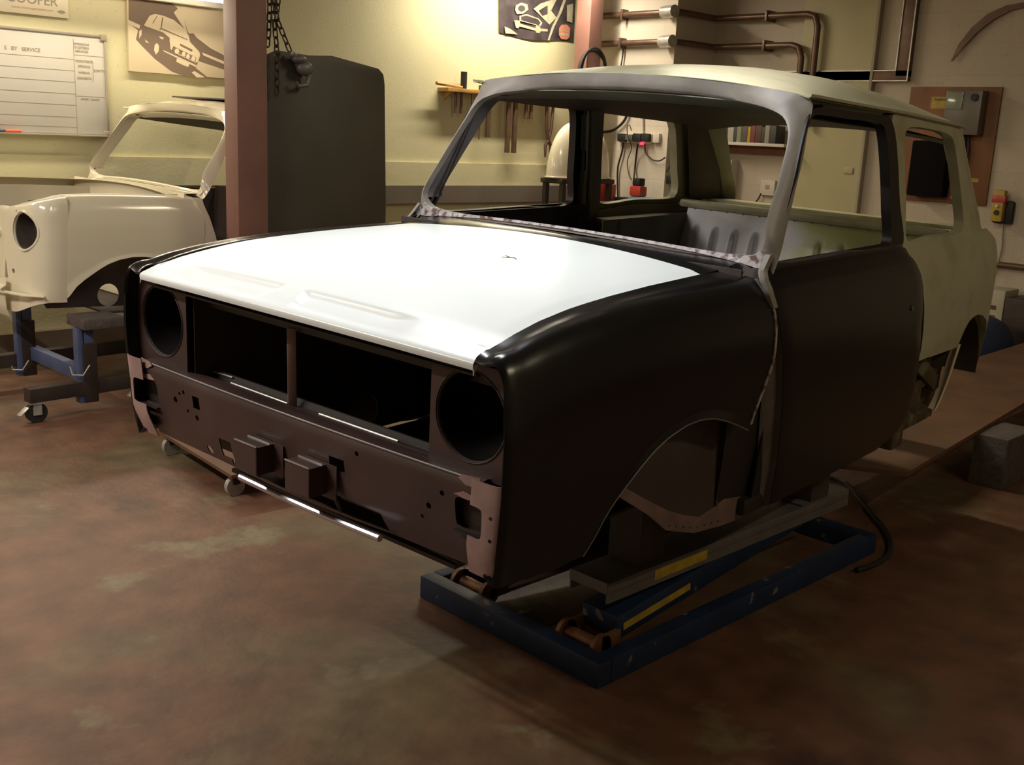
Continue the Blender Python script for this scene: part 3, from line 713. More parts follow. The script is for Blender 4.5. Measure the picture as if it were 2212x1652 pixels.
for s in (1, -1):
    hole = B().cyl((s*.552, -.9, .636), (s*.552, -.4, .636), .092, 40)
    hp = put('headlamp_panel', B().bb(s*.440, s*.671, -.616, -.612, .515, .745), M_rearblk, car, cuts=[hole])
    rw = [[(s*.552+(.092+d)*math.cos(a), y-.012, .636+(.092+d)*math.sin(a)) for a in np.linspace(0, 2*math.pi, 36)] for y, d in ((-.606, .004), (-.600, 0), (-.592, .001))]
    put('headlamp_ring', B().grid(rw), M_darkin, hp, solid=.002)
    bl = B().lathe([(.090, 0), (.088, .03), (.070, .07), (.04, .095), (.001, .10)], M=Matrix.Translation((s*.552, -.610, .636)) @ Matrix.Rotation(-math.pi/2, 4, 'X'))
    put('headlamp_bowl', bl, M_hole, hp, solid=.002)  # bowl coloured black so the lamp hole looks unlit
    rw = [[(s*.43, y, z0+f*((.335 if y < -.38 else .24)-z0)) for y in np.linspace(-.60, .30, 19) for z0 in [ip(y, ZE)-.035]] for f in (0, .3, .6, 1)]
    iw = put('inner_wing', B().grid(rw), M_darkin, car, solid=.003, cuts=[B().cyl((s*.3, -.02, .30), (s*.6, -.02, .30), .06, 20)])
    # wheel arch splash panel behind the wheel with primer border
    rw = [[(s*xx, y, z) for y, z in cr([(0, -.36, .34), (0, -.33, .47), (0, -.2, .60), (0, 0, .64), (0, .2, .60), (0, .30, .45), (0, .33, .22)], 24) for _ in ()] for xx in ()]
    P = cr([(0, -.38, .30), (0, -.33, .46), (0, -.18, .59), (0, 0, .63), (0, .19, .60), (0, .30, .46), (0, .33, .25)], 26)
    put('wheel_tub', B().grid([[(s*xx, p.y, p.z) for p in P] for xx in (.43, .56, .605)]), M_darkin, iw, solid=.002)
    B0 = B().prism([(s*.612, y, z) for y, z in ((-.165, .37), (-.034, .292), (.06, .225), (.202, .178), (.35, .158), (.455, .150), (.445, .312), (.385, .41), (.355, .58), (-.10, .58), (-.165, .5))], (s*.004, 0, 0))
    ip_ = put('splash_panel', B0, M_darkin, iw)
    bp = [(-.165, .37), (-.034, .290), (.06, .222), (.202, .175), (.35, .155), (.458, .147), (.448, .312), (.382, .41), (.355, .50), (.325, .50), (.335, .40), (.35, .30), (.345, .235), (.29, .222), (.22, .215), (.145, .240), (.06, .275), (-.06, .340), (-.165, .40)]
    put('primer_border', B().prism([(s*.617, y, z) for y, z in bp], (s*.003, 0, 0)), M_pinkd, ip_, 'pinkish primer border of the splash panel')
    for k in range(8):
        y_ = .07+k*.036; put('weld_hole', B().cyl((s*.617, y_, ip(y_, [(.06, .236), (.202, .190), (.35, .172)])), (s*.6205, y_, ip(y_, [(.06, .236), (.202, .190), (.35, .172)])), .0035, 8), M_ink, ip_)

# ================================================================== THE CREAM CAR BODY BY THE LEFT WALL
def eul(a, b, c):
    return Matrix.Rotation(a, 3, 'Z') @ Matrix.Rotation(b, 3, 'X') @ Matrix.Rotation(c, 3, 'Y')
C2M = Matrix.Translation((-3.80, .44, .235)) @ eul(.056, -.048, .015).to_4x4()
car2 = empty('car_body', label='glossy cream front half of a small car shell without bonnet, on a wheeled stand', cat='car', mw=C2M)
swap = {M_black: M_cream, M_white: M_cream, M_roof: M_cream, M_primer: M_cream, M_seam: M_cream, M_black2: M_cream, M_inner: M_cream, M_rust: M_cream, M_silver: M_cream,
        M_head: M_head, M_darkin: M_darkin, M_rearblk: M_cream, M_grey: M_cream}
KEEP = ['windscreen_surround', 'roof_panel', 'scuttle_panel',
        'sill', 'floor_pan', 'front_floor', 'roof_lining', 'header_rail',  'hinge_pillar', 'wheel_tub', 'inner_wing', 'front_bulkhead', 'front_floor']
CUTB = B().bb(-1.2, 1.2, 1.30, 3.2, -.5, 2.0).bb(-.47, .47, -.9, -.44, .1, .84)
cutb = bpy.data.objects.new('cutb', CUTB.mesh('cutb')); COL.objects.link(cutb)
def recol(o, darks):
    md = o.modifiers.new('b', 'BOOLEAN'); md.operation = 'DIFFERENCE'; md.object = cutb; md.solver = 'EXACT'; o.parent, pr_ = None, o.parent; bpy.context.view_layer.update()
    me = bpy.data.meshes.new_from_object(o.evaluated_get(bpy.context.evaluated_depsgraph_get())); o.modifiers.clear(); o.parent = pr_; o.data = me
    for i, m_ in enumerate(me.materials):
        if o.name.split('.')[0] in darks: me.materials[i] = M_darkin
        else: me.materials[i] = swap.get(m_, m_) if o.name.split('.')[0] not in ('inner_wing', 'front_bulkhead') else M_cream
for o in list(car.children):
    if o.name.split('.')[0] in KEEP:
        c = o.copy(); COL.objects.link(c); c.parent = car2; recol(c, ('wheel_tub', 'inner_wing') if o.name == 'inner_wing' else ('wheel_tub',))
        if 'label' in c: del c['label']
        for g in o.children:
            if g.name.split('.')[0] in ('quarter_window_surround', 'roof_gutter', 'pillar_lining', 'rear_pillar', 'glass_flange', 'wheel_tub'):
                h = g.copy(); COL.objects.link(h); h.parent = c; recol(h, ('wheel_tub',))
                if 'label' in h: del h['label']
_m = cutb.data; bpy.data.objects.remove(cutb); bpy.data.meshes.remove(_m)
for s in (1, -1):
    rws = wing_rows(s, -.36)[7:]
    # the front of the wing carries on round the headlamp
    top0 = rws[0]
    plan = cr([(.689, -.36, 0), (.690, -.41, 0), (.678, -.460, 0), (.64, -.498, 0), (.58, -.517, 0), (.48, -.532, 0), (.40, -.540, 0), (.34, -.540, 0)], 34)
    edg = cr([(.572, -.36, .822), (.568, -.385, .817), (.56, -.415, .806), (.53, -.455, .790), (.48, -.49, .770), (.42, -.510, .750), (.37, -.520, .74), (.33, -.525, .735)], 34)
    nose = []
    for k in range(34):
        P, E_ = plan[k], edg[k]
        t = k/33
        dr_ = .689
        out = []
        zl = [.795-.045*sm(t, 0, .6), .76-.05*sm(t, 0, .6), .70-.04*sm(t, 0, .6), .62-.02*t, .55, .48, .42, .36, .31]
        m1 = Vector((E_.x+(P.x-E_.x)*.35, E_.y+(P.y-E_.y)*.35, E_.z-.003)); m2 = Vector((E_.x+(P.x-E_.x)*.8, E_.y+(P.y-E_.y)*.8, (E_.z+zl[0])/2+.004))
        pts = [E_, m1, m2] + [Vector((P.x+(ip(z, XT)-.689)*(1-t), P.y + (.012*(1-sm(z, .60, .72)) if 0 else 0), z)) for z in zl[1:]]
        zb = .31 - .07*sm(t, .15, .7)
        pts.append(Vector((P.x-.012, P.y+.0, zb)))
        nose.append([Vector((s*p.x, p.y, p.z)) for p in cr(pts, 40)])
    hole = B().cyl((s*.560, -.9, .645), (s*.560, -.40, .645), .088, 48)
    cuts = [hole, B().prism([(s*.405, -.9, .50), (s*.43, -.9, .40), (s*.395, -.9, .40)], (0, .5, 0)), B().cyl((s*.475, -.9, .44), (s*.475, -.4, .44), .014, 8), B().cyl((s*.50, -.9, .735), (s*.50, -.4, .735), .006, 8)]
    g = put('front_wing', B().grid(rws), M_cream, car2, solid=.0025, smooth=50)
    put('wing_nose', B().grid(nose), M_cream, g, solid=.003, smooth=60, cuts=cuts)
    put('headlamp_ring', B().tube([(s*(.560+.094*math.cos(a)), -.524 + (.036*max(0, math.cos(a))**2), .645+.094*math.sin(a)) for a in np.linspace(0, 2*math.pi, 40)[:-1]], .006, 8, True), M_cream, g)
    rw = [[(s*(.560+(r)*math.cos(a)), y+.025+(.030*max(0, math.cos(a))**2), .645+r*math.sin(a)) for a in np.linspace(0, 2*math.pi, 36)] for y, r in ((-.545, .085), (-.50, .083), (-.46, .07), (-.45, .02))]
    put('headlamp_bowl', B().grid(rw), M_darkin, g, solid=.002)
    # panel between wing and door opening
    b = B().grid([[onside(s, ip(z, YREAR)-.004, z, -.001) for z in np.linspace(.84, .47, 24)], [onside(s, (ip(z, YREAR)+ip(z, DF))/2, z, 0) for z in np.linspace(.84, .36, 24)], [onside(s, ip(z, DF)+.012, z, 0) for z in np.linspace(.84, .19, 24)], [onside(s, ip(z, DF)+.012, z, -.03) for z in np.linspace(.84, .19, 24)]])
    put('hinge_panel', b, M_cream, car2, solid=.003, cuts=[B().cyl((s*.6, .405, .60), (s*.75, .405, .60), .006, 8), B().cyl((s*.6, .43, .60), (s*.75, .43, .60), .006, 8)])
rows = [[(x, -.565-.03*k_, z) for x in np.linspace(-.47, .47, 20)] for z, k_ in ((.40, 0), (.37, .1), (.355, .9), (.345, 1.0), (.34, .3), (.30, .2), (.25, 0), (.215, -.5))]
fv = put('front_valance', B().grid(rows), M_cream, car2, solid=.004, cuts=[B().box((.33, -.56, .285), (.07, .2, .03), Matrix.Rotation(.5, 3, 'Y'), .01)])
put('bumper_flange', B().grid([[(x, y, z) for x, y in ((-.66, -.46), (-.60, -.53), (-.45, -.575), (0, -.59), (.45, -.575), (.60, -.53), (.66, -.46))] for z in (.345, .335)] ).grid([[(x*k_, y*k_, .340) for x, y in ((-.66, -.46), (-.60, -.53), (-.45, -.575), (0, -.59), (.45, -.575), (.60, -.53), (.66, -.46))] for k_ in (1.0, 1.045)]), M_cream, fv, solid=.004)
put('slam_panel', B().bb(-.36, .36, -.555, -.50, .60, .63, .008), M_cream, car2)
put('bonnet_stay', B().beam((-.52, .20, .80), (-.30, -.10, .62), .03, .01).beam((-.50, -.30, .74), (-.44, -.10, .50), .03, .01), M_cream, car2)
put('sunroof_lip', B().bb(-.42, .42, .82, 1.28, 1.383, 1.392, .003), M_darkin, car2, 'dark sunroof frame')

put('inner_side', B().bb(-.64, -.60, .40, 1.28, .20, .83), M_darkin, car2)  # dark sheet added to supply the darkness inside the cabin
put('seat_bulkhead', B().bb(-.60, .60, 1.26, 1.28, .20, .85), M_darkin, car2)
# stand under it -----------------------------------------------------------------
st = empty('body_stand', (-3.4, .3, 0), 'blue and black adjustable steel stand on casters under the cream car shell', 'stand')
def st_put(n, b, m, lab=None):
    o = put(n, b, m, st, lab); o.matrix_parent_inverse = Matrix.Translation((3.4, -.3, 0)); return o
st_put('base_beam', B().beam((-3.0, -.12, .135), (-3.10, 1.30, .135), .07, .07), M_steel)
st_put('base_beam', B().beam((-3.66, -.42, .165), (-3.76, 1.30, .165), .07, .07), M_steel)
pa = at(60, 780, 0, -3.66); pb = at(190, 790, 0, -3.02)
for p, zt, zb in ((pa, .52, .08), (pb, .435, .06)):
    st_put('post_sleeve', B().bb(p.x-.035, p.x+.035, p.y-.035, p.y+.035, zb, zb+.30, .004), M_steel)
    q = st_put('post', B().bb(p.x-.028, p.x+.028, p.y-.058, p.y-.030, zb, zt, .004).bb(p.x-.025, p.x+.025, p.y-.025, p.y+.025, zb+.2, zt, .004), M_blue2, 'blue upright')
    st_put('locking_pin', B().tube([p+Vector((-.02, -.08, -.0)), p+Vector((.03, -.09, -.03)), p+Vector((.06, -.05, -.03)), p+Vector((.07, -.02, .02))], .004, 6), M_galv)
st_put('cross_bar', B().beam((pa.x, pa.y+.03, .20), (pb.x, pb.y-.02, .20), .05, .07), M_blue2)
st_put('wooden_pad', B().bb(pb.x-.12, pb.x+.09, pb.y-.05, pb.y+.16, .435, .49, .012), M_concrete)
def caster(x, y, r=.05, zt=.10):
    w_ = st_put('caster_wheel', B().cyl((x+.015, y, r), (x-.015, y, r), r, 24), M_rubber)
    st_put('caster_bracket', B().bb(x+.018, x+.024, y-.02, y+.02, r-.01, zt).bb(x-.024, x-.018, y-.02, y+.02, r-.01, zt).bb(x-.03, x+.03, y-.035, y+.035, zt-.005, zt), M_galv)
    st_put('caster_brake', B().beam((x, y-.04, r+.03), (x+.01, y-.085, r-.005), .035, .006), M_galv, 'bright brake pedal')
caster(-2.99, -.085); caster(-3.06, .49); caster(-3.66, -.35, .05, .13); caster(-3.76, 1.2, .05, .13); caster(-3.09, 1.2)

# ================================================================== LIFT UNDER THE MAIN CAR
lf = empty('scissor_lift', (.07, .9, 0), 'dark blue portable scissor lift with chipped edges under the black and white car', 'car lift')
def lp_(n, b, m, lab=None, par=None):
    o = put(n, b, m, par or lf, lab)
    if not par: o.matrix_parent_inverse = Matrix.Translation((-.07, -.9, 0))
    return o
x0, x1, y0, y1 = -.308, .450, .09, 1.66
for nm, bx in (('front_rail', (x0, x1, y0, y0+.055)), ('rear_rail', (x0, x1, y1-.055, y1)), ('side_rail', (x0, x0+.05, y0+.055, y1-.055)), ('side_rail', (x1-.05, x1, y0+.055, y1-.055))):
    lp_('base_'+nm, B().bb(*bx, 0.0, .075, .006), M_blue)
for cx in (.300, -.16):
    ar = lp_('lifting_arm', B().beam((cx, .26, .095), (cx, 1.25, .215), .135, .075, .008), M_blue)
    lp_('arm_roller', B().cyl((cx-.055, .19, .06), (cx+.055, .19, .06), .022, 20), M_orange, 'greasy copper-coloured roller')
    for sx in (-.066, .066): lp_('roller_lug', B().cyl((cx+sx-.007, .19, .06), (cx+sx+.007, .19, .06), .040, 20).box((cx+sx, .23, .068), (.014, .08, .05)), M_orange)
    bm_ = lp_('lifting_beam', B().bb(cx-.072, cx+.072, .20, 1.55, .215, .250, .003).bb(cx-.072, cx-.066, .20, 1.55, .19, .22).bb(cx+.066, cx+.072, .20, 1.55, .19, .22), M_grey if cx > 0 else M_darkin)  # left beam and end plate coloured dark for the shade under the car
    lp_('end_plate', B().bb(cx-.070, cx+.070, .196, .202, .222, .252), M_grey if cx > 0 else M_darkin)
    lp_('beam_pad', B().bb(cx-.07, cx+.05, .36, .48, .250, .475, .006), M_darkin, 'dark packing block')
    lp_('beam_pad', B().bb(cx-.06, cx+.06, 1.30, 1.42, .250, .475, .006), M_darkin)
    if cx > 0:
        lp_('warning_sticker', B().bb(cx+.072, cx+.0735, .41, .67, .205, .236), M_tape, 'yellow sticker')
        b = B(); 
        lp_('warning_tape', B().beam((cx+.0690, .285, .095), (cx+.0690, .60, .133), .0015, .022, 0), M_tape, 'yellow tape on the arm')
lp_('hydraulic_ram', B().cyl((.07, .5, .08), (.07, 1.3, .14), .028, 20).cyl((.07, 1.25, .137), (.07, 1.5, .16), .016, 16), M_steel)
ps = cr([(-.20, 2.30, .012), (-.05, 2.32, .012), (.09, 2.19, .012), (.25, 2.02, .012), (.41, 1.84, .012), (.50, 1.67, .012), (.515, 1.52, .012), (.50, 1.42, .012)], 60)
tag(put('hydraulic_hose', B().tube(ps, .010, 8), M_rubber), 'black hose looping over the floor beside the scissor lift', 'hose')

# ramp board behind the lift, block under it
bd = [(.415, 1.923), (.02, 5.55), (-.46, 5.55), (-.31, 1.51)]
tag(put('ramp_board', B().prism([(x, y, .235) for x, y in bd], (0, 0, .018)), M_ply), 'long worn plywood board running back from under the cream rear wing', 'board')
for i, (x, y, lb) in enumerate(((.30, 2.86, 'pale concrete block under the near side of the long plywood board'), (-.36, 2.86, None), (-.32, 5.2, None), (.0, 5.3, 'concrete block under the far end of the long plywood board'))):
    if lb is None: continue
    bx_ = tag(put('concrete_block', B().bb(x+.0, x+.15 if i == 0 else x+.15, y-.03, y+.30, 0, .2345, .006) if i == 0 else B().bb(x-.3, x+.0, y-.1, y+.1, 0, .2345, .006), M_concrete), lb, 'block')
# creeper under the nose
cp = empty('mechanic_creeper', (-1.9, .3, 0), 'low brown creeper board on small wheels under the far front corner', 'creeper')
a_, b_ = at(332, 930, 2, .10), at(500, 1034, 2, .10)
dd = (b_-a_).normalized(); nn = Vector((-dd.y, dd.x, 0))
if nn.y < 0: nn = -nn
o = put('board', B().prism([a_, b_, b_+nn*.34, a_+nn*.34], (0, 0, .014)), M_ply, cp); o.matrix_parent_inverse = Matrix.Translation((1.9, -.3, 0))
for q in (a_+dd*.07+nn*.05, b_-dd*.08+nn*.05, a_+dd*.07+nn*.28, b_-dd*.08+nn*.28):
    o = put('caster_wheel', B().cyl(q+Vector((-.012, 0, -.06)), q+Vector((.012, 0, -.06)), .04, 20), M_galv, cp); o.matrix_parent_inverse = Matrix.Translation((1.9, -.3, 0))
    o = put('caster_fork', B().box(q+Vector((0, 0, -.025)), (.04, .03, .05)), M_steel, cp); o.matrix_parent_inverse = Matrix.Translation((1.9, -.3, 0))

# ================================================================== POSTS, PANEL, CHAINS
M_postpink = M_redpost
tag(put('steel_column', B().bb(-2.992, -2.865, .95, 1.125, 0, 2.975, .003), M_redpost), 'thick dull red steel column standing in front of the cream car shell', 'column')
tag(put('steel_column', B().bb(-4.36, -4.20, 5.08, 5.24, 0, 2.975, .003), M_redpost), 'dull red steel column by the corner beside the poster', 'column')
XP = -2.97
pp = [(1.02, .50), (1.80, .50), (1.835, .56), (1.84, 1.0), (1.815, 1.70), (1.805, 1.755), (1.77, 1.785), (1.70, 1.795), (1.45, 1.83), (1.30, 1.82), (1.10, 1.83), (1.03, 1.80), (1.0, .55)]
tag(put('sheet_panel', B().prism([(XP, y+.14, z) for y, z in pp], (.02, 0, 0)), M_panel, bevel=.004), 'large black sheet metal panel with rounded corners hung on chains behind the red column', 'panel')
def chain(path, name_label, pitch=.040, r=.0042, L=.05, W=.026):
    P = [Vector(p) for p in path]; tot = sum((P[i+1]-P[i]).length for i in range(len(P)-1)); n = max(2, int(tot/pitch))
    Q = cr(P, n+1) if len(P) > 2 else [P[0].lerp(P[1], k/n) for k in range(n+1)]
    b = B()
    for k in range(n):
        c = (Q[k]+Q[k+1])/2; d = (Q[k+1]-Q[k]).normalized(); a = d.orthogonal().normalized(); a = (Matrix.Rotation(math.pi/2*(k % 2)+.5, 3, d) @ a)
        pts = []
        for m_ in range(16):
            t = 2*math.pi*m_/16
            pts.append(c + d*((L/2-W/2)*(1 if math.cos(t) > 0 else -1) + W/2*math.cos(t)*1.0) + a*(W/2*math.sin(t)))
        b.tube(pts, r, 6, True)
    return b
XC = -2.90
cpx_ = lambda x, y, X=XC: at(x, y, 0, X)
hst = empty('chain_hoist', (-3.3, 1.6, 2.0), 'dull steel chain hoist hook hanging by chains beside the red column', 'hoist')
inv = Matrix.Translation((3.3, -1.6, -2.0))
for pth in ([(585, -120), (581, 60), (578, 100)], [(592, -120), (590, 20), (597, 100), (598, 205)], [(588, -120), (596, 30), (610, 70), (626, 110)], [(600, -120), (601, 0), (594, 60), (598, 100)]):
    o = put('chain', chain([cpx_(*p) for p in pth], ''), M_steel, hst, smooth=60); o.matrix_parent_inverse = inv
hk = B().sph(cpx_(645, 128), .035, (1, 1.2, .7)).sph(cpx_(658, 148), .042, (.8, 1.2, .9)).cyl(cpx_(630, 116), cpx_(650, 135), .018, 12)
o = put('hook_block', hk, M_grey, hst, smooth=60); o.matrix_parent_inverse = inv
o = put('hook', B().tube([cpx_(*p) for p in ((655, 150), (668, 165), (664, 184), (645, 186), (640, 176))], [.016, .014, .012, .010, .006], 10), M_grey, hst, smooth=60); o.matrix_parent_inverse = inv

# ================================================================== LEFT WALL: whiteboard, sign, canvas, poster, shelf
XW = -4.65
PW = lambda x, y, d_=0.0: at(x, y, 0, XW+d_)
wb = empty('whiteboard', (XW, .6, 1.6), 'ruled whiteboard with faint handwriting in an aluminium frame on the left wall', 'whiteboard')
def ch(n, b, m, par, inv_, lab=None, **k):
    o = put(n, b, m, par, lab, **k); o.matrix_parent_inverse = inv_; return o
iw_ = Matrix.Translation((-XW, -.6, -1.6))
yl, yr_, zb_, zt_ = -.15, 1.062, 1.335, 1.93
ch('board', B().bb(XW+.002, XW+.014, yl, yr_, zb_, zt_, .002), M_wb, wb, iw_)
ch('frame', B().bb(XW, XW+.022, yl, yr_, zt_-.008, zt_+.008, .002).bb(XW, XW+.022, yl, yr_, zb_-.010, zb_+.006, .002).bb(XW, XW+.022, yr_-.008, yr_+.006, zb_, zt_, .002), M_alu, wb, iw_)
for z in (zb_+.005, zt_-.005): ch('corner_cap', B().bb(XW, XW+.028, yr_-.03, yr_+.012, z-.022, z+.018, .008), M_signtx, wb, iw_)
ch('pen_tray', B().bb(XW+.014, XW+.065, yl, yr_-.02, zb_-.014, zb_-.006, .002), M_alu, wb, iw_)
b = B()
for z in (1.780, 1.712, 1.645, 1.575, 1.508, 1.435, 1.375): b.bb(XW+.014, XW+.0150, yl, .865, z-.0013, z+.0013)
b.bb(XW+.014, XW+.015, .864, .867, zb_, zt_-.03); b.bb(XW+.014, XW+.015, .867, 1.05, 1.806, 1.809); b.bb(XW+.014, XW+.015, .867, 1.05, 1.563, 1.566)
for k in range(2): pass
ch('ruled_lines', b, M_signtx, wb, iw_)
RX = Matrix(((0, 0, 1), (1, 0, 0), (0, 1, 0))).to_4x4()   # text plane on a wall that faces +x
def wtext(nm, s_, size, m, y, z, par, inv_, d_=.0155, bold=0.0):
    o = text(nm, s_, size, m, Matrix.Translation((XW+d_, y, z)) @ RX, par, .0003, bold); o.matrix_parent_inverse = inv_; return o
wtext('handwriting', 'S   BY   SERVICE', .030, M_signtx, .56, 1.815, wb, iw_)
for k, s_ in enumerate(('EMISSIONS', 'STARTERS', 'SERVICES')): wtext('handwriting', s_, .020, M_signtx, .915, 1.872-.021*k, wb, iw_)
for s_, z in (('FRONTSIDE', 1.772), ('SPRINGS', 1.742), ('WIRING', 1.705), ('GEARBOX', 1.672)): wtext('handwriting', s_, .020, M_signtx, .925, z, wb, iw_)
wtext('handwriting', 'CORTEX', .020, M_signtx, 1.022, 1.722, wb, iw_)
ch('curly_bracket', B().tube([(XW+.015, .972, 1.785), (XW+.015, .982, 1.77), (XW+.015, .98, 1.735), (XW+.015, .99, 1.722), (XW+.015, .98, 1.71), (XW+.015, .982, 1.67), (XW+.015, .972, 1.65)], .0012, 6), M_signtx, wb, iw_)
wtext('handwriting', 'NAME  CARDS', .018, M_signtx, .955, 1.548, wb, iw_)
tag(put('marker_pen', B().cyl((XW+.04, .425, 1.340), (XW+.04, .515, 1.341), .009, 12), M_orangep), 'orange marker pen on the whiteboard tray', 'pen')
tag(put('marker_pen', B().cyl((XW+.04, .34, 1.340), (XW+.04, .420, 1.341), .009, 12), M_blue2), 'blue marker pen on the whiteboard tray', 'pen')
sg = empty('wall_sign', (XW, .5, 2.1), 'cream sign lettered COOPER above the whiteboard', 'sign')
is_ = Matrix.Translation((-XW, -.5, -2.1))
ch('sign_face', B().bb(XW, XW+.02, -.12, .842, 2.015, 2.165, .003), M_sign, sg, is_)
wtext('lettering', 'COOPER', .075, M_signtx, .63, 2.100, sg, is_, .0205, .001)
wtext('small_lettering', 'www.minicooperparts.com', .022, M_signrd, .63, 2.050, sg, is_, .0205)
ch('emblem', B().prism([(XW+.0205, .80+.022*math.cos(a)*(1.0 if abs(math.sin(a)) > .3 else 1.25), 2.048+.010*math.sin(a)) for a in np.linspace(0, 2*math.pi, 20)[:-1]], (.001, 0, 0)), M_signtx, sg, is_)
# canvas with stencil picture of a car
cv = empty('canvas_picture', (XW, 1.5, 1.95), 'cream canvas with a brown stencil picture of a rally car beside the red column', 'picture')
ic = Matrix.Translation((-XW, -1.5, -1.95))
ch('canvas', B().bb(XW, XW+.030, 1.21, 2.03, 1.735, 2.32, .003), M_canvas, cv, ic)
def flat(par, inv_, nm, m, polys, d_, k=1):
    b = B()
    for p in polys: b.prism([PW(x, y, d_) for x, y in p], (.0008*k, 0, 0))
    return ch(nm, b, m, par, inv_, smooth=0)
Z1 = lambda L: [(x/4.424, y/4.424) for x, y in L]
flat(cv, ic, 'printed_picture', M_art, [
 Z1([(1228, -60), (1700, -60), (1640, 30), (1700, 80), (1660, 120), (1740, 245), (1800, 320), (1850, 320), (1880, 360), (2010, 460), (2200, 560), (2200, 680), (1895, 580), (1870, 650), (1985, 740), (1940, 740), (1850, 690), (1860, 730), (1760, 725), (1640, 680), (1480, 560), (1350, 430), (1300, 375), (1320, 290), (1228, 215)])], .031)
flat(cv, ic, 'printed_highlight', M_canvas, [
 Z1([(1380, 235), (1430, 150), (1480, 133), (1560, 150), (1660, 190), (1780, 290), (1800, 330), (1815, 400), (1900, 490), (1910, 540), (1890, 590), (1870, 600), (1700, 520), (1630, 470), (1620, 360), (1560, 310), (1380, 245)]),
 Z1([(1228, 190), (1340, 240), (1330, 275), (1228, 225)]), Z1([(1560, 478), (1880, 625), (1870, 640), (1565, 492)]), Z1([(1690, 555), (1810, 610), (1800, 640), (1755, 625), (1685, 590)]),
 Z1([(1478, 430), (1500, 410), (1520, 440), (1515, 490), (1490, 522), (1472, 480)]), Z1([(1330, 300), (1352, 280), (1352, 330), (1330, 370)]), Z1([(1385, 375), (1425, 412), (1395, 405)]), Z1([(1520, 345), (1565, 360), (1555, 378), (1530, 365)]),
 Z1([(1930, 500), (2200, 610), (2200, 640), (1945, 530)]), Z1([(1830, 690), (1860, 680), (1960, 740), (1880, 740)])], .0318)
ell = lambda cx, cy, a, b_, n=16: [(cx+a*math.cos(t), cy+b_*math.sin(t)) for t in np.linspace(0, 2*math.pi, n+1)[:-1]]
flat(cv, ic, 'printed_detail', M_art, [
 Z1([(1500, 150), (1506, 152), (1462, 225), (1455, 222)]), Z1([(1550, 165), (1560, 168), (1545, 265), (1530, 290), (1522, 285), (1536, 262)]), Z1([(1545, 268), (1790, 375), (1795, 385), (1540, 280)]),
 Z1([(1720, 415), (1840, 475), (1835, 495), (1720, 435)]), Z1([(1655, 440), (1870, 545), (1870, 590), (1640, 480)]), Z1([(1760, 185), (1790, 290), (1810, 330), (1795, 330)])], .0326)
flat(cv, ic, 'printed_lamps', M_canvas, [Z1(ell(1652, 390, 32, 38)), Z1(ell(1885, 522, 26, 36)), Z1(ell(1690, 490, 22, 26)), Z1(ell(1755, 517, 18, 25)), Z1(ell(1797, 540, 18, 25)), Z1(ell(1847, 562, 19, 27))], .0334)
# poster
po = empty('poster', (XW, 5, 2.4), 'dark photographic poster of an old car with a red badge, high on the yellow wall', 'poster')
ipo = Matrix.Translation((-XW, -5, -2.4))
rows = [[PW(1078+(1247-1078)*u + (0 if v < 1 else 0) - v*8*u, -75+v*(145+27*u+5*math.sin(u*5)), .011+.005*math.sin(u*9+v*3)) for u in np.linspace(0, 1, 20)] for v in np.linspace(0, 1, 14)]
ch('paper', B().grid(rows), M_photo, po, ipo, solid=.0015)
Z2 = lambda L: [(560+x/2.633, y/2.633) for x, y in L]
flat(po, ipo, 'printed_car', M_photol, [Z2([(1450, 115), (1480, 118), (1485, 135), (1570, 160), (1575, 145), (1590, 142), (1600, 162), (1640, 165), (1640, 180), (1600, 178), (1595, 188), (1575, 186), (1570, 175), (1480, 150), (1475, 160), (1460, 158)]),
 Z2([(1460, 30), (1490, 15), (1525, 25), (1530, 55), (1500, 78), (1465, 80), (1455, 55)]), Z2([(1480, 90), (1520, 80), (1590, 105), (1610, 130), (1600, 150), (1480, 118)]),
 Z2([(1560, 50), (1600, 20), (1660, 0), (1690, 0), (1660, 60), (1690, 100), (1650, 140), (1610, 100)]), Z2([(1730, 0), (1745, 0), (1720, 70), (1680, 150), (1650, 230), (1640, 228), (1665, 150), (1700, 80)]), Z2([(1395, 150), (1430, 165), (1470, 195), (1400, 190)]), Z2([(1750, 30), (1785, 20), (1780, 130), (1750, 120)])], .020)
flat(po, ipo, 'printed_shadow', M_photo, [Z2([(1490, 95), (1520, 88), (1585, 110), (1600, 130), (1590, 142), (1490, 114)]), Z2(ell(1492, 48, 20, 18)), Z2([(1590, 60), (1640, 30), (1640, 80), (1610, 90)])], .0215)
flat(po, ipo, 'red_badge', M_signrd, [Z2([(1705, 160), (1720, 140), (1750, 140), (1768, 160), (1765, 210), (1750, 225), (1718, 222), (1704, 200)])], .020)
flat(po, ipo, 'badge_lettering', M_photol, [Z2([(1712, 172), (1760, 176), (1758, 182), (1712, 178)]), Z2([(1712, 186), (1758, 190), (1756, 204), (1712, 199)])], .0212)
# tool shelf
sh = empty('tool_shelf', (XW, 4, 1.78), 'short pine tool rack on the yellow wall above the dark rail', 'shelf')
ish = Matrix.Translation((-XW, -4, -1.78))
ch('board', B().bb(XW, XW+.13, 3.80, 5.10, 1.765, 1.795, .003), M_wood, sh, ish)
ch('end_bracket', B().prism([(XW, 3.86, 1.765), (XW+.10, 3.86, 1.765), (XW, 3.86, 1.70)], (0, .02, 0)), M_wood, sh, ish)
def tool(nm, lab, b, m, cat='hand tool'): return tag(put(nm, b, m, smooth=40), lab, cat)
tool('punch', 'thick black round punch standing on the pine tool rack', B().cyl((XW+.07, 4.015, 1.796), (XW+.07, 4.015, 1.93), .026, 18), M_rubber)
tool('brass_drift', 'brass drift lying on the left end of the pine tool rack', B().cyl((XW+.10, 3.70, 1.822), (XW+.09, 3.98, 1.806), .014, 12, .010), M_wood)
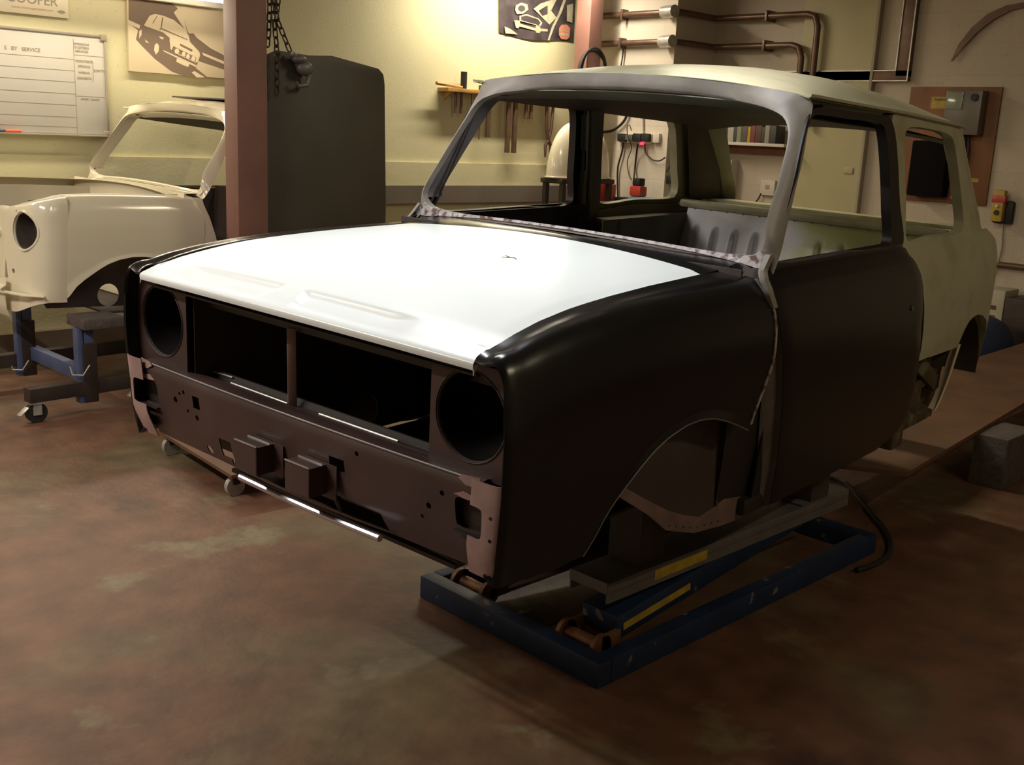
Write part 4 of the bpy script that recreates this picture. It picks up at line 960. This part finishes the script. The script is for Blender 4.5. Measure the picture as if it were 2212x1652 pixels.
for k, (y, l_) in enumerate(((4.20, 'first short spigot past the black punch on the pine tool rack'), (4.30, 'second short spigot past the black punch on the pine tool rack'))):
    tool('spigot', l_, B().cyl((XW+.08, y, 1.796), (XW+.08, y, 1.835), .022, 14), M_conduit)
tool('spanner_head', 'curved steel claw of a tool standing above the pine rack', B().tube([(XW+.07, 4.42, 1.796), (XW+.07, 4.42, 1.86), (XW+.07, 4.45, 1.90), (XW+.07, 4.49, 1.915)], [.018, .022, .018, .008], 12), M_conduit)
hang = [(3.93, 1.60, .012, 'short brown chisel hanging first under the left end of the pine rack'), (3.99, 1.60, .012, 'short brown chisel hanging second under the left end of the pine rack'),
        (4.10, 1.66, .004, 'thin wire hook hanging under the pine rack below the black punch'), (4.20, 1.40, .005, 'long thin steel rod hanging under the pine rack'),
        (4.30, 1.42, .020, 'thick dark bar hanging under the pine rack next to the windscreen pillar'),
        (4.53, 1.30, .020, 'left one of two long parallel steel bars seen through the windscreen'), (4.61, 1.30, .020, 'right one of two long parallel steel bars seen through the windscreen'),
        (4.74, 1.59, .014, 'left one of the two short bars behind the long pair'), (4.80, 1.59, .014, 'right one of the two short bars behind the long pair')]
for y, zb, r, l_ in hang:
    tool('hanging_bar', l_, B().cyl((XW+.075, y, 1.764), (XW+.075, y, zb), r, 14, r*1.15), M_conduit)
tongs = empty('tongs', (XW+.08, 5.0, 1.5), 'long-handled steel tongs hanging jaws down under the pine rack', 'hand tool')
it_ = Matrix.Translation((-XW-.08, -5.0, -1.5))
for sg_ in (-1, 1):
    ch('handle', B().tube([(XW+.08, 5.03+sg_*.045, 1.764), (XW+.08, 5.03+sg_*.03, 1.52), (XW+.08, 5.03, 1.42), (XW+.08, 5.03-sg_*.035, 1.37), (XW+.08, 5.03-sg_*.030, 1.27)], [.014, .014, .016, .015, .008], 10), M_conduit, tongs, it_)
# coiled cable on the far column
co = []
for k in range(90):
    t = k/89*2*math.pi*3.1; co.append((-4.19+.012*math.sin(t*.5), 5.14+(.17+.012*math.sin(t*.33))*math.cos(t), 1.99+(.20+.014*math.cos(t*.41))*math.sin(t)))
tag(put('cable_coil', B().tube(co, .011, 8), M_rubber, smooth=60), 'black cable coil hanging on the far red column', 'cable')
# dome on its ledge
dm = empty('domed_cover', (-4.02, 4.95, 1.13), 'cream dome-shaped metal cover standing on a dark bench behind the far door window', 'cover')
idm = Matrix.Translation((4.02, -4.95, -1.13))
rows = []
for j in range(20):
    v = j/19; r = .36*math.cos(v*math.pi/2)**.72
    rows.append([(-4.02+r*math.cos(a)*.42, 4.84+r*math.sin(a), 1.125+.46*math.sin(v*math.pi/2)) for a in np.linspace(0, 2*math.pi, 41)[:-1]])
ch('shell', B().grid(rows, True), M_cream, dm, idm, smooth=60)
ch('rim', B().tube([(-4.02+.155*math.cos(a), 4.84+.366*math.sin(a), 1.128) for a in np.linspace(0, 2*math.pi, 41)[:-1]], .008, 8, True), M_cream, dm, idm)
dbn = empty('dark_bench', (-4.02, 4.84, 0), 'dark topped narrow bench under the cream dome-shaped cover', 'bench')
idb = Matrix.Translation((4.02, -4.84, 0))
ch('bench_top', B().bb(-4.15, -3.90, 4.52, 5.18, 1.078, 1.118, .006), M_steel, dbn, idb)
for x, y in ((-4.12, 4.56), (-3.93, 4.56), (-4.12, 5.14), (-3.93, 5.14)): ch('leg', B().bb(x-.02, x+.02, y-.02, y+.02, 0, 1.078), M_steel, dbn, idb)
# ================================================================== PIER AND BACK WALL
bt = empty('workbench', (-3.8, 5.2, 0), 'white topped bench against the white block pier', 'workbench')
ibt = Matrix.Translation((3.8, -5.2, 0))
ch('worktop', B().bb(-4.19, -3.20, 5.225, 5.498, .835, .865, .004), M_benchtop, bt, ibt)
for x, y in ((-4.14, 5.26), (-3.25, 5.26), (-4.14, 5.45), (-3.25, 5.45)): ch('leg', B().bb(x-.025, x+.025, y-.025, y+.025, 0, .835), M_wood, bt, ibt)
tag(put('tool_case', B().bb(-3.79, -3.47, 5.24, 5.38, .866, .985, .012), M_bluecase), 'pale blue plastic case on the white bench', 'case')
tag(put('black_case', B().bb(-3.98, -3.80, 5.28, 5.42, .866, .965, .01), M_rubber), 'small black box left of the pale blue case', 'box')
ch_ = empty('battery_charger', (-3.72, 5.29, .985), 'red battery charger standing on the pale blue case', 'charger')
ich = Matrix.Translation((3.72, -5.29, -.985))
ch('body', B().bb(-3.785, -3.665, 5.24, 5.34, .986, 1.075, .02), M_red, ch_, ich); ch('grip', B().bb(-3.765, -3.685, 5.25, 5.33, 1.075, 1.14, .012), M_rubber, ch_, ich)
tag(put('red_canister', B().cyl((-4.30, 5.02, .90), (-4.30, 5.02, 1.09), .085, 24).bb(-4.4, -4.2, 4.95, 5.10, .5, .9) if 0 else B().bb(-4.12, -4.01, 5.24, 5.34, .866, 1.07, .012), M_red), 'red canister on the left end of the white bench', 'canister')
YP = 5.5
PP = lambda x, y, d_=0.0: at(x, y, 1, YP-d_)
sk = empty('multi_socket', (-3.9, YP, 1.4), 'row of wall sockets with black plugs on the white block pier', 'socket')
isk = Matrix.Translation((3.9, -YP, -1.4))
def rect(x0_, y0_, x1_, y1_, Y, dep, bev=.004):
    a, c = at(x0_, y0_, 1, Y), at(x1_, y1_, 1, Y); return B().bb(a.x, c.x, Y-dep, Y-.0005, min(a.z, c.z), max(a.z, c.z), bev)
ch('socket_box', rect(1342, 287, 1412, 311, YP, .035), M_plug, sk, isk)
ch('socket_box', rect(1416, 288, 1428, 309, YP, .035), M_plug, sk, isk)
for x in (1347, 1380, 1398): ch('plug', rect(x-8, 288, x+8, 306, YP-.035, .035, .008), M_rubber, sk, isk)
ch('adaptor', rect(1357, 290, 1371, 303, YP-.035, .04, .006), M_grey, sk, isk)
ch('neon_light', rect(1385, 307, 1391, 313, YP-.035, .02, .002), mat('red_neon', (.8, .02, .05), .3, emit=(1, .05, .1), es=1.5), sk, isk)
def cable(lab, pts, r=.006, Y=YP, m=M_rubber, nm='power_cable'):
    P = [at(x, y, 1, Y-.03-(p[0] if p else 0)) for x, y, *p in pts]
    return tag(put(nm, B().tube(cr(P, 30), r, 8), m, smooth=60), lab, 'cable')
cable('thick black cable from the leftmost plug down behind the bench', [(1347, 308), (1343, 330), (1335, 360), (1334, 400), (1335, 432)], .008)
cable('thin looping cable over the second plug down to the charger', [(1364, 282, .085), (1360, 270, .085), (1355, 272, .08), (1356, 292, .08), (1364, 318, .06), (1355, 350), (1358, 375), (1364, 388, .15)], .004)
cable('black cable from the third plug to the top of the charger', [(1378, 310, .06), (1374, 340), (1371, 370), (1369, 386, .15)], .008)
cable('black cable from the fourth plug curving right to the pier corner', [(1393, 312), (1395, 330), (1410, 345), (1425, 347), (1437, 340)], .006)
cable('thick twin cables looping above the sockets on the pier', [(1302, 285), (1322, 282), (1338, 272), (1350, 258), (1358, 235), (1360, 210)], .012)
cable('thin cable hanging below the lower pipe on the pier', [(1347, 98), (1345, 120), (1340, 150)], .006)
tag(put('wall_conduit', B().cyl(PP(1386, 200, .02), PP(1388, 283, .02), .012, 12), M_plug), 'short white conduit rising from the row of wall sockets', 'conduit')
XS2 = -3.614
PS = lambda x, y, d_=0.0: at(x, y, 0, XS2+d_)
tag(put('junction_plug', B().bb(XS2+.001, XS2+.06, 5.52, 5.66, 1.10, 1.17, .01), M_rubber), 'black plug box on the shaded side of the pier', 'socket')
tag(put('power_cable', B().tube(cr([PS(1470, 250, .015), PS(1462, 300, .015), PS(1450, 350, .015), PS(1440, 370, .06)], 20), .006, 6), M_rubber, smooth=60), 'black cord down the shaded side of the pier', 'cable')
# pipes round the pier and along the back wall
def pipe(lab, a_z, x_end, z_drop, hi):
    z = a_z
    P = [(-4.60, YP-.05, z), (-3.70, YP-.05, z), (-3.585, YP-.045, z), (-3.562, YP, z), (-3.562, 5.90, z), (-3.555, 5.97, z), (-3.50, 5.985, z), (x_end-.10, 5.985, z), (x_end-.03, 5.985, z-.02), (x_end, 5.985, z-.10), (x_end, 5.985, z_drop)]
    pts = []
    for i in range(len(P)-1):
        for k in range(6): pts.append(Vector(P[i]).lerp(Vector(P[i+1]), k/6))
    pts.append(Vector(P[-1]))
    t = empty('conduit_pipe', (-3.5, 5.5, z), lab, 'pipe'); inv_ = Matrix.Translation((3.5, -5.5, -z))
    ch('pipe', B().tube(pts, .026, 12), M_conduit, t, inv_, smooth=50)
    el = ch('end_cap', B().cyl((-3.70, YP-.075, z+.0), (-3.56, YP-.105, z+.0), .050, 20), M_galv, t, inv_, 'bright round cap at the pier corner')
    for x in (-4.15, -3.05): ch('clip', B().bb(x-.012, x+.012, (YP if x < -3.6 else 6.09)-(.085 if x < -3.6 else .14), (YP if x < -3.6 else 6.09)-.001, z-.045, z+.045, .006), M_conduit, t, inv_)
pipe('upper brown pipe round the pier and along the back wall', 2.50, -2.58, 1.62, 1)
pipe('lower brown pipe round the pier and along the back wall', 2.265, -2.70, 1.62, 0)
# steel cable tray / framing on the back wall
tr = empty('steel_frame', (-1.85, YB, 2.3), 'bright edged steel channel frame turning a corner on the back wall', 'frame')
itr = Matrix.Translation((1.85, -YB, -2.3))
ch('upright', B().bb(-1.905, -1.80, YB-.05, YB-.001, 2.02, 2.975, .003), M_conduit, tr, itr)
ch('cross_channel', B().bb(-2.87, -1.80, YB-.05, YB-.001, 1.985, 2.065, .003), M_conduit, tr, itr)
ch('bright_edge', B().bb(-2.87, -1.905, YB-.058, YB-.05, 2.058, 2.066).bb(-2.87, -1.80, YB-.058, YB-.05, 1.983, 1.990).bb(-1.808, -1.80, YB-.058, YB-.05, 1.99, 2.975).bb(-1.908, -1.900, YB-.058, YB-.05, 2.06, 2.975), M_galv, tr, itr)
# curved blade
PB = lambda x, y, d_=0.0: at(x, y, 1, YB-d_)
o_ = [(2055, 133), (2072, 96), (2100, 60), (2135, 30), (2175, 12), (2225, 3)]; i_ = [(2225, 14), (2185, 22), (2148, 42), (2112, 70), (2082, 102), (2059, 131)]
tag(put('curved_blade', B().prism([PB(x, y, .02) for x, y in o_+i_], (0, -.012, 0)), M_conduit), 'dark curved tapering blade hung high on the block wall', 'blade')
# electric board
eb = empty('electric_board', (-1.4, YB, 1.5), 'orange-brown plywood board carrying the electric meter on the back wall', 'electric board')
ieb = Matrix.Translation((1.4, -YB, -1.5))
ch('backing', B().bb(-1.78, -1.095, YB-.02, YB-.001, 1.10, 1.945, .002), M_board, eb, ieb)
ch('meter', B().bb(-1.45, -1.185, YB-.13, YB-.02, 1.60, 1.915, .008), M_meter, eb, ieb)
ch('meter_window', B().bb(-1.44, -1.32, YB-.138, YB-.13, 1.78, 1.90, .003), M_glassy, eb, ieb)
ch('dial', B().cyl((-1.235, YB-.15, 1.865), (-1.235, YB-.13, 1.865), .026, 20), M_rubber, eb, ieb)
ch('fuse_box', B().bb(-1.66, -1.38, YB-.14, YB-.02, 1.14, 1.55, .02), M_hole, eb, ieb)
b = B()
for k in range(6): b.tube(cr([(-1.40+k*.025, YB-.05, 1.60), (-1.39+k*.026, YB-.06, 1.45), (-1.41+k*.020, YB-.06, 1.32), (-1.45, YB-.06, 1.24)], 14), .008, 6)
wr_ = ch('wiring', b, M_rubber, eb, ieb); wr_['kind'] = 'stuff'
w1 = ch('warning_label', rect(2013, 209, 2053, 235, YB-.02, .002, 0), M_tape, eb, ieb, 'yellow DANGER label')
tp = at(2034, 215, 1, YB-.0235); RY = Matrix(((1, 0, 0), (0, 0, -1), (0, 1, 0))).to_4x4()
o = text('danger_lettering', 'DANGER', .026, M_ink, Matrix.Translation(tp) @ RY, eb); o.matrix_parent_inverse = ieb
ch('small_label', rect(2099, 385, 2113, 394, YB-.02, .002, 0), M_tape, eb, ieb, 'small yellow label')
ch('socket', rect(2057, 418, 2067, 430, YB-.02, .02, .002), M_plug, eb, ieb)
# lift remote
rm = empty('lift_pendant', (-.97, YB, 1.1), 'yellow and red push-button pendant hanging on the block wall', 'control')
irm = Matrix.Translation((.97, -YB, -1.1))
ch('holder', B().bb(-1.03, -.885, YB-.05, YB-.001, .985, 1.15, .02), M_rubber, rm, irm)
ch('body', B().bb(-1.015, -.935, YB-.11, YB-.05, 1.0, 1.225, .012), M_yellowp, rm, irm)
ch('red_band', B().bb(-1.02, -.925, YB-.115, YB-.048, 1.135, 1.185, .006), M_red, rm, irm, 'red band')
ch('button', B().cyl((-.975, YB-.125, 1.112), (-.975, YB-.11, 1.112), .011, 14), M_plug, rm, irm)
ch('button', B().cyl((-.972, YB-.125, 1.065), (-.972, YB-.11, 1.065), .018, 14), M_rubber, rm, irm)
tag(put('pendant_cord', B().tube(cr([(-.945, YB-.04, .985), (-.93, YB-.05, .90), (-.925, YB-.04, .80), (-.955, YB-.05, .62), (-1.0, YB-.05, .50), (-1.03, YB-.05, .35)], 30), .008, 8), M_cordw, smooth=60), 'pale cord hanging down from the yellow pendant', 'cable')
tag(put('wall_pipe', B().cyl((-1.8, YB-.035, .690), (-.2, YB-.035, .690), .022, 14), M_conduit), 'dark pipe running low along the block wall under the pendant', 'pipe')
# book shelf and things by it
bs = empty('wall_shelf', (-3.0, YB, 1.46), 'cream shelf with a wooden bearer seen through the rear window', 'shelf')
ibs = Matrix.Translation((3.0, -YB, -1.46))
ch('board', B().bb(-3.55, -2.72, YB-.20, YB-.001, 1.452, 1.478, .003), M_benchtop, bs, ibs); ch('bearer', B().bb(-3.50, -2.80, YB-.05, YB-.001, 1.385, 1.452, .003), M_board, bs, ibs)
bc = [((.5, .45, .42), 'pale grey'), ((.05, .04, .05), 'black'), ((.55, .50, .48), 'white'), ((.50, .10, .12), 'pink and red'), ((.08, .07, .08), 'dark grey'), ((.45, .42, .38), 'silver'), ((.06, .06, .05), 'near black'), ((.25, .27, .18), 'grey green'), ((.10, .08, .07), 'dark brown'), ((.48, .30, .03), 'yellow'), ((.18, .05, .04), 'dark red'), ((.10, .04, .035), 'maroon'), ((.07, .06, .05), 'charcoal'), ((.3, .28, .2), 'beige'), ((.05, .05, .05), 'thin black')]
xq = -3.50
for k, (c_, nmc) in enumerate(bc):
    wd_ = .030 + .016*((k*7) % 3)
    if xq+wd_ > -2.80: break
    tag(put('book', B().bb(xq, xq+wd_-.003, YB-.19, YB-.05, 1.479, 1.479+.13+.012*((k*5) % 3), .002), mat('book_cover_'+nmc.replace(' ', '_'), c_, .5)), nmc+' book spine in the row on the cream wall shelf', 'book', 'books on the wall shelf')
    xq += wd_
dp = empty('towel_dispenser', (-3.35, YB, 1.15), 'shiny steel towel dispenser under the book shelf', 'dispenser')
idp = Matrix.Translation((3.35, -YB, -1.15))
ch('case', B().bb(-3.47, -3.27, YB-.115, YB-.001, .985, 1.325, .006), M_plug, dp, idp); ch('cover', B().bb(-3.475, -3.28, YB-.122, YB-.115, .985, 1.325, .003), M_galv, dp, idp)
so = empty('switch_socket', (-2.95, YB, 1.11), 'pale double wall socket beside the cream shelf bearer', 'socket')
iso = Matrix.Translation((2.95, -YB, -1.11))
ch('plate', B().bb(-3.015, -2.875, YB-.03, YB-.001, 1.045, 1.175, .006), M_plug, so, iso); ch('rocker', B().bb(-2.965, -2.925, YB-.034, YB-.03, 1.10, 1.135, .002), M_signtx, so, iso)
tag(put('socket_flex', B().tube(cr([(-3.0, YB-.03, 1.06), (-3.03, YB-.03, 1.0), (-3.09, YB-.03, .95), (-3.16, YB-.03, .93)], 14), .006, 6), M_rubber, smooth=60), 'grey flex dropping from the pale double socket', 'cable')
# clutter on the floor to the right
fc = empty('filing_box', (-.85, 5.9, 0), 'tall pale cardboard box against the block wall behind the rear wing', 'box')
ifc = Matrix.Translation((.85, -5.9, 0))
ch('carton', B().bb(-.90, -.74, 5.75, 6.0, .0, .54, .01), M_paper, fc, ifc)
for z in (.40, .33, .26): ch('slot', B().bb(-.85, -.79, 5.748, 5.752, z, z+.03), M_conduit, fc, ifc)
tag(put('grey_locker', B().bb(-.725, -.40, 5.72, 6.0, 0, .50, .01), M_steel), 'dark metal cabinet next to the pale cardboard box', 'cabinet')
tag(put('blue_sack', B().sph((-.72, 5.40, .20), .24, (.85, .9, .83), 24, 16), M_sack), 'dark blue sack slumped behind the plywood board', 'sack')
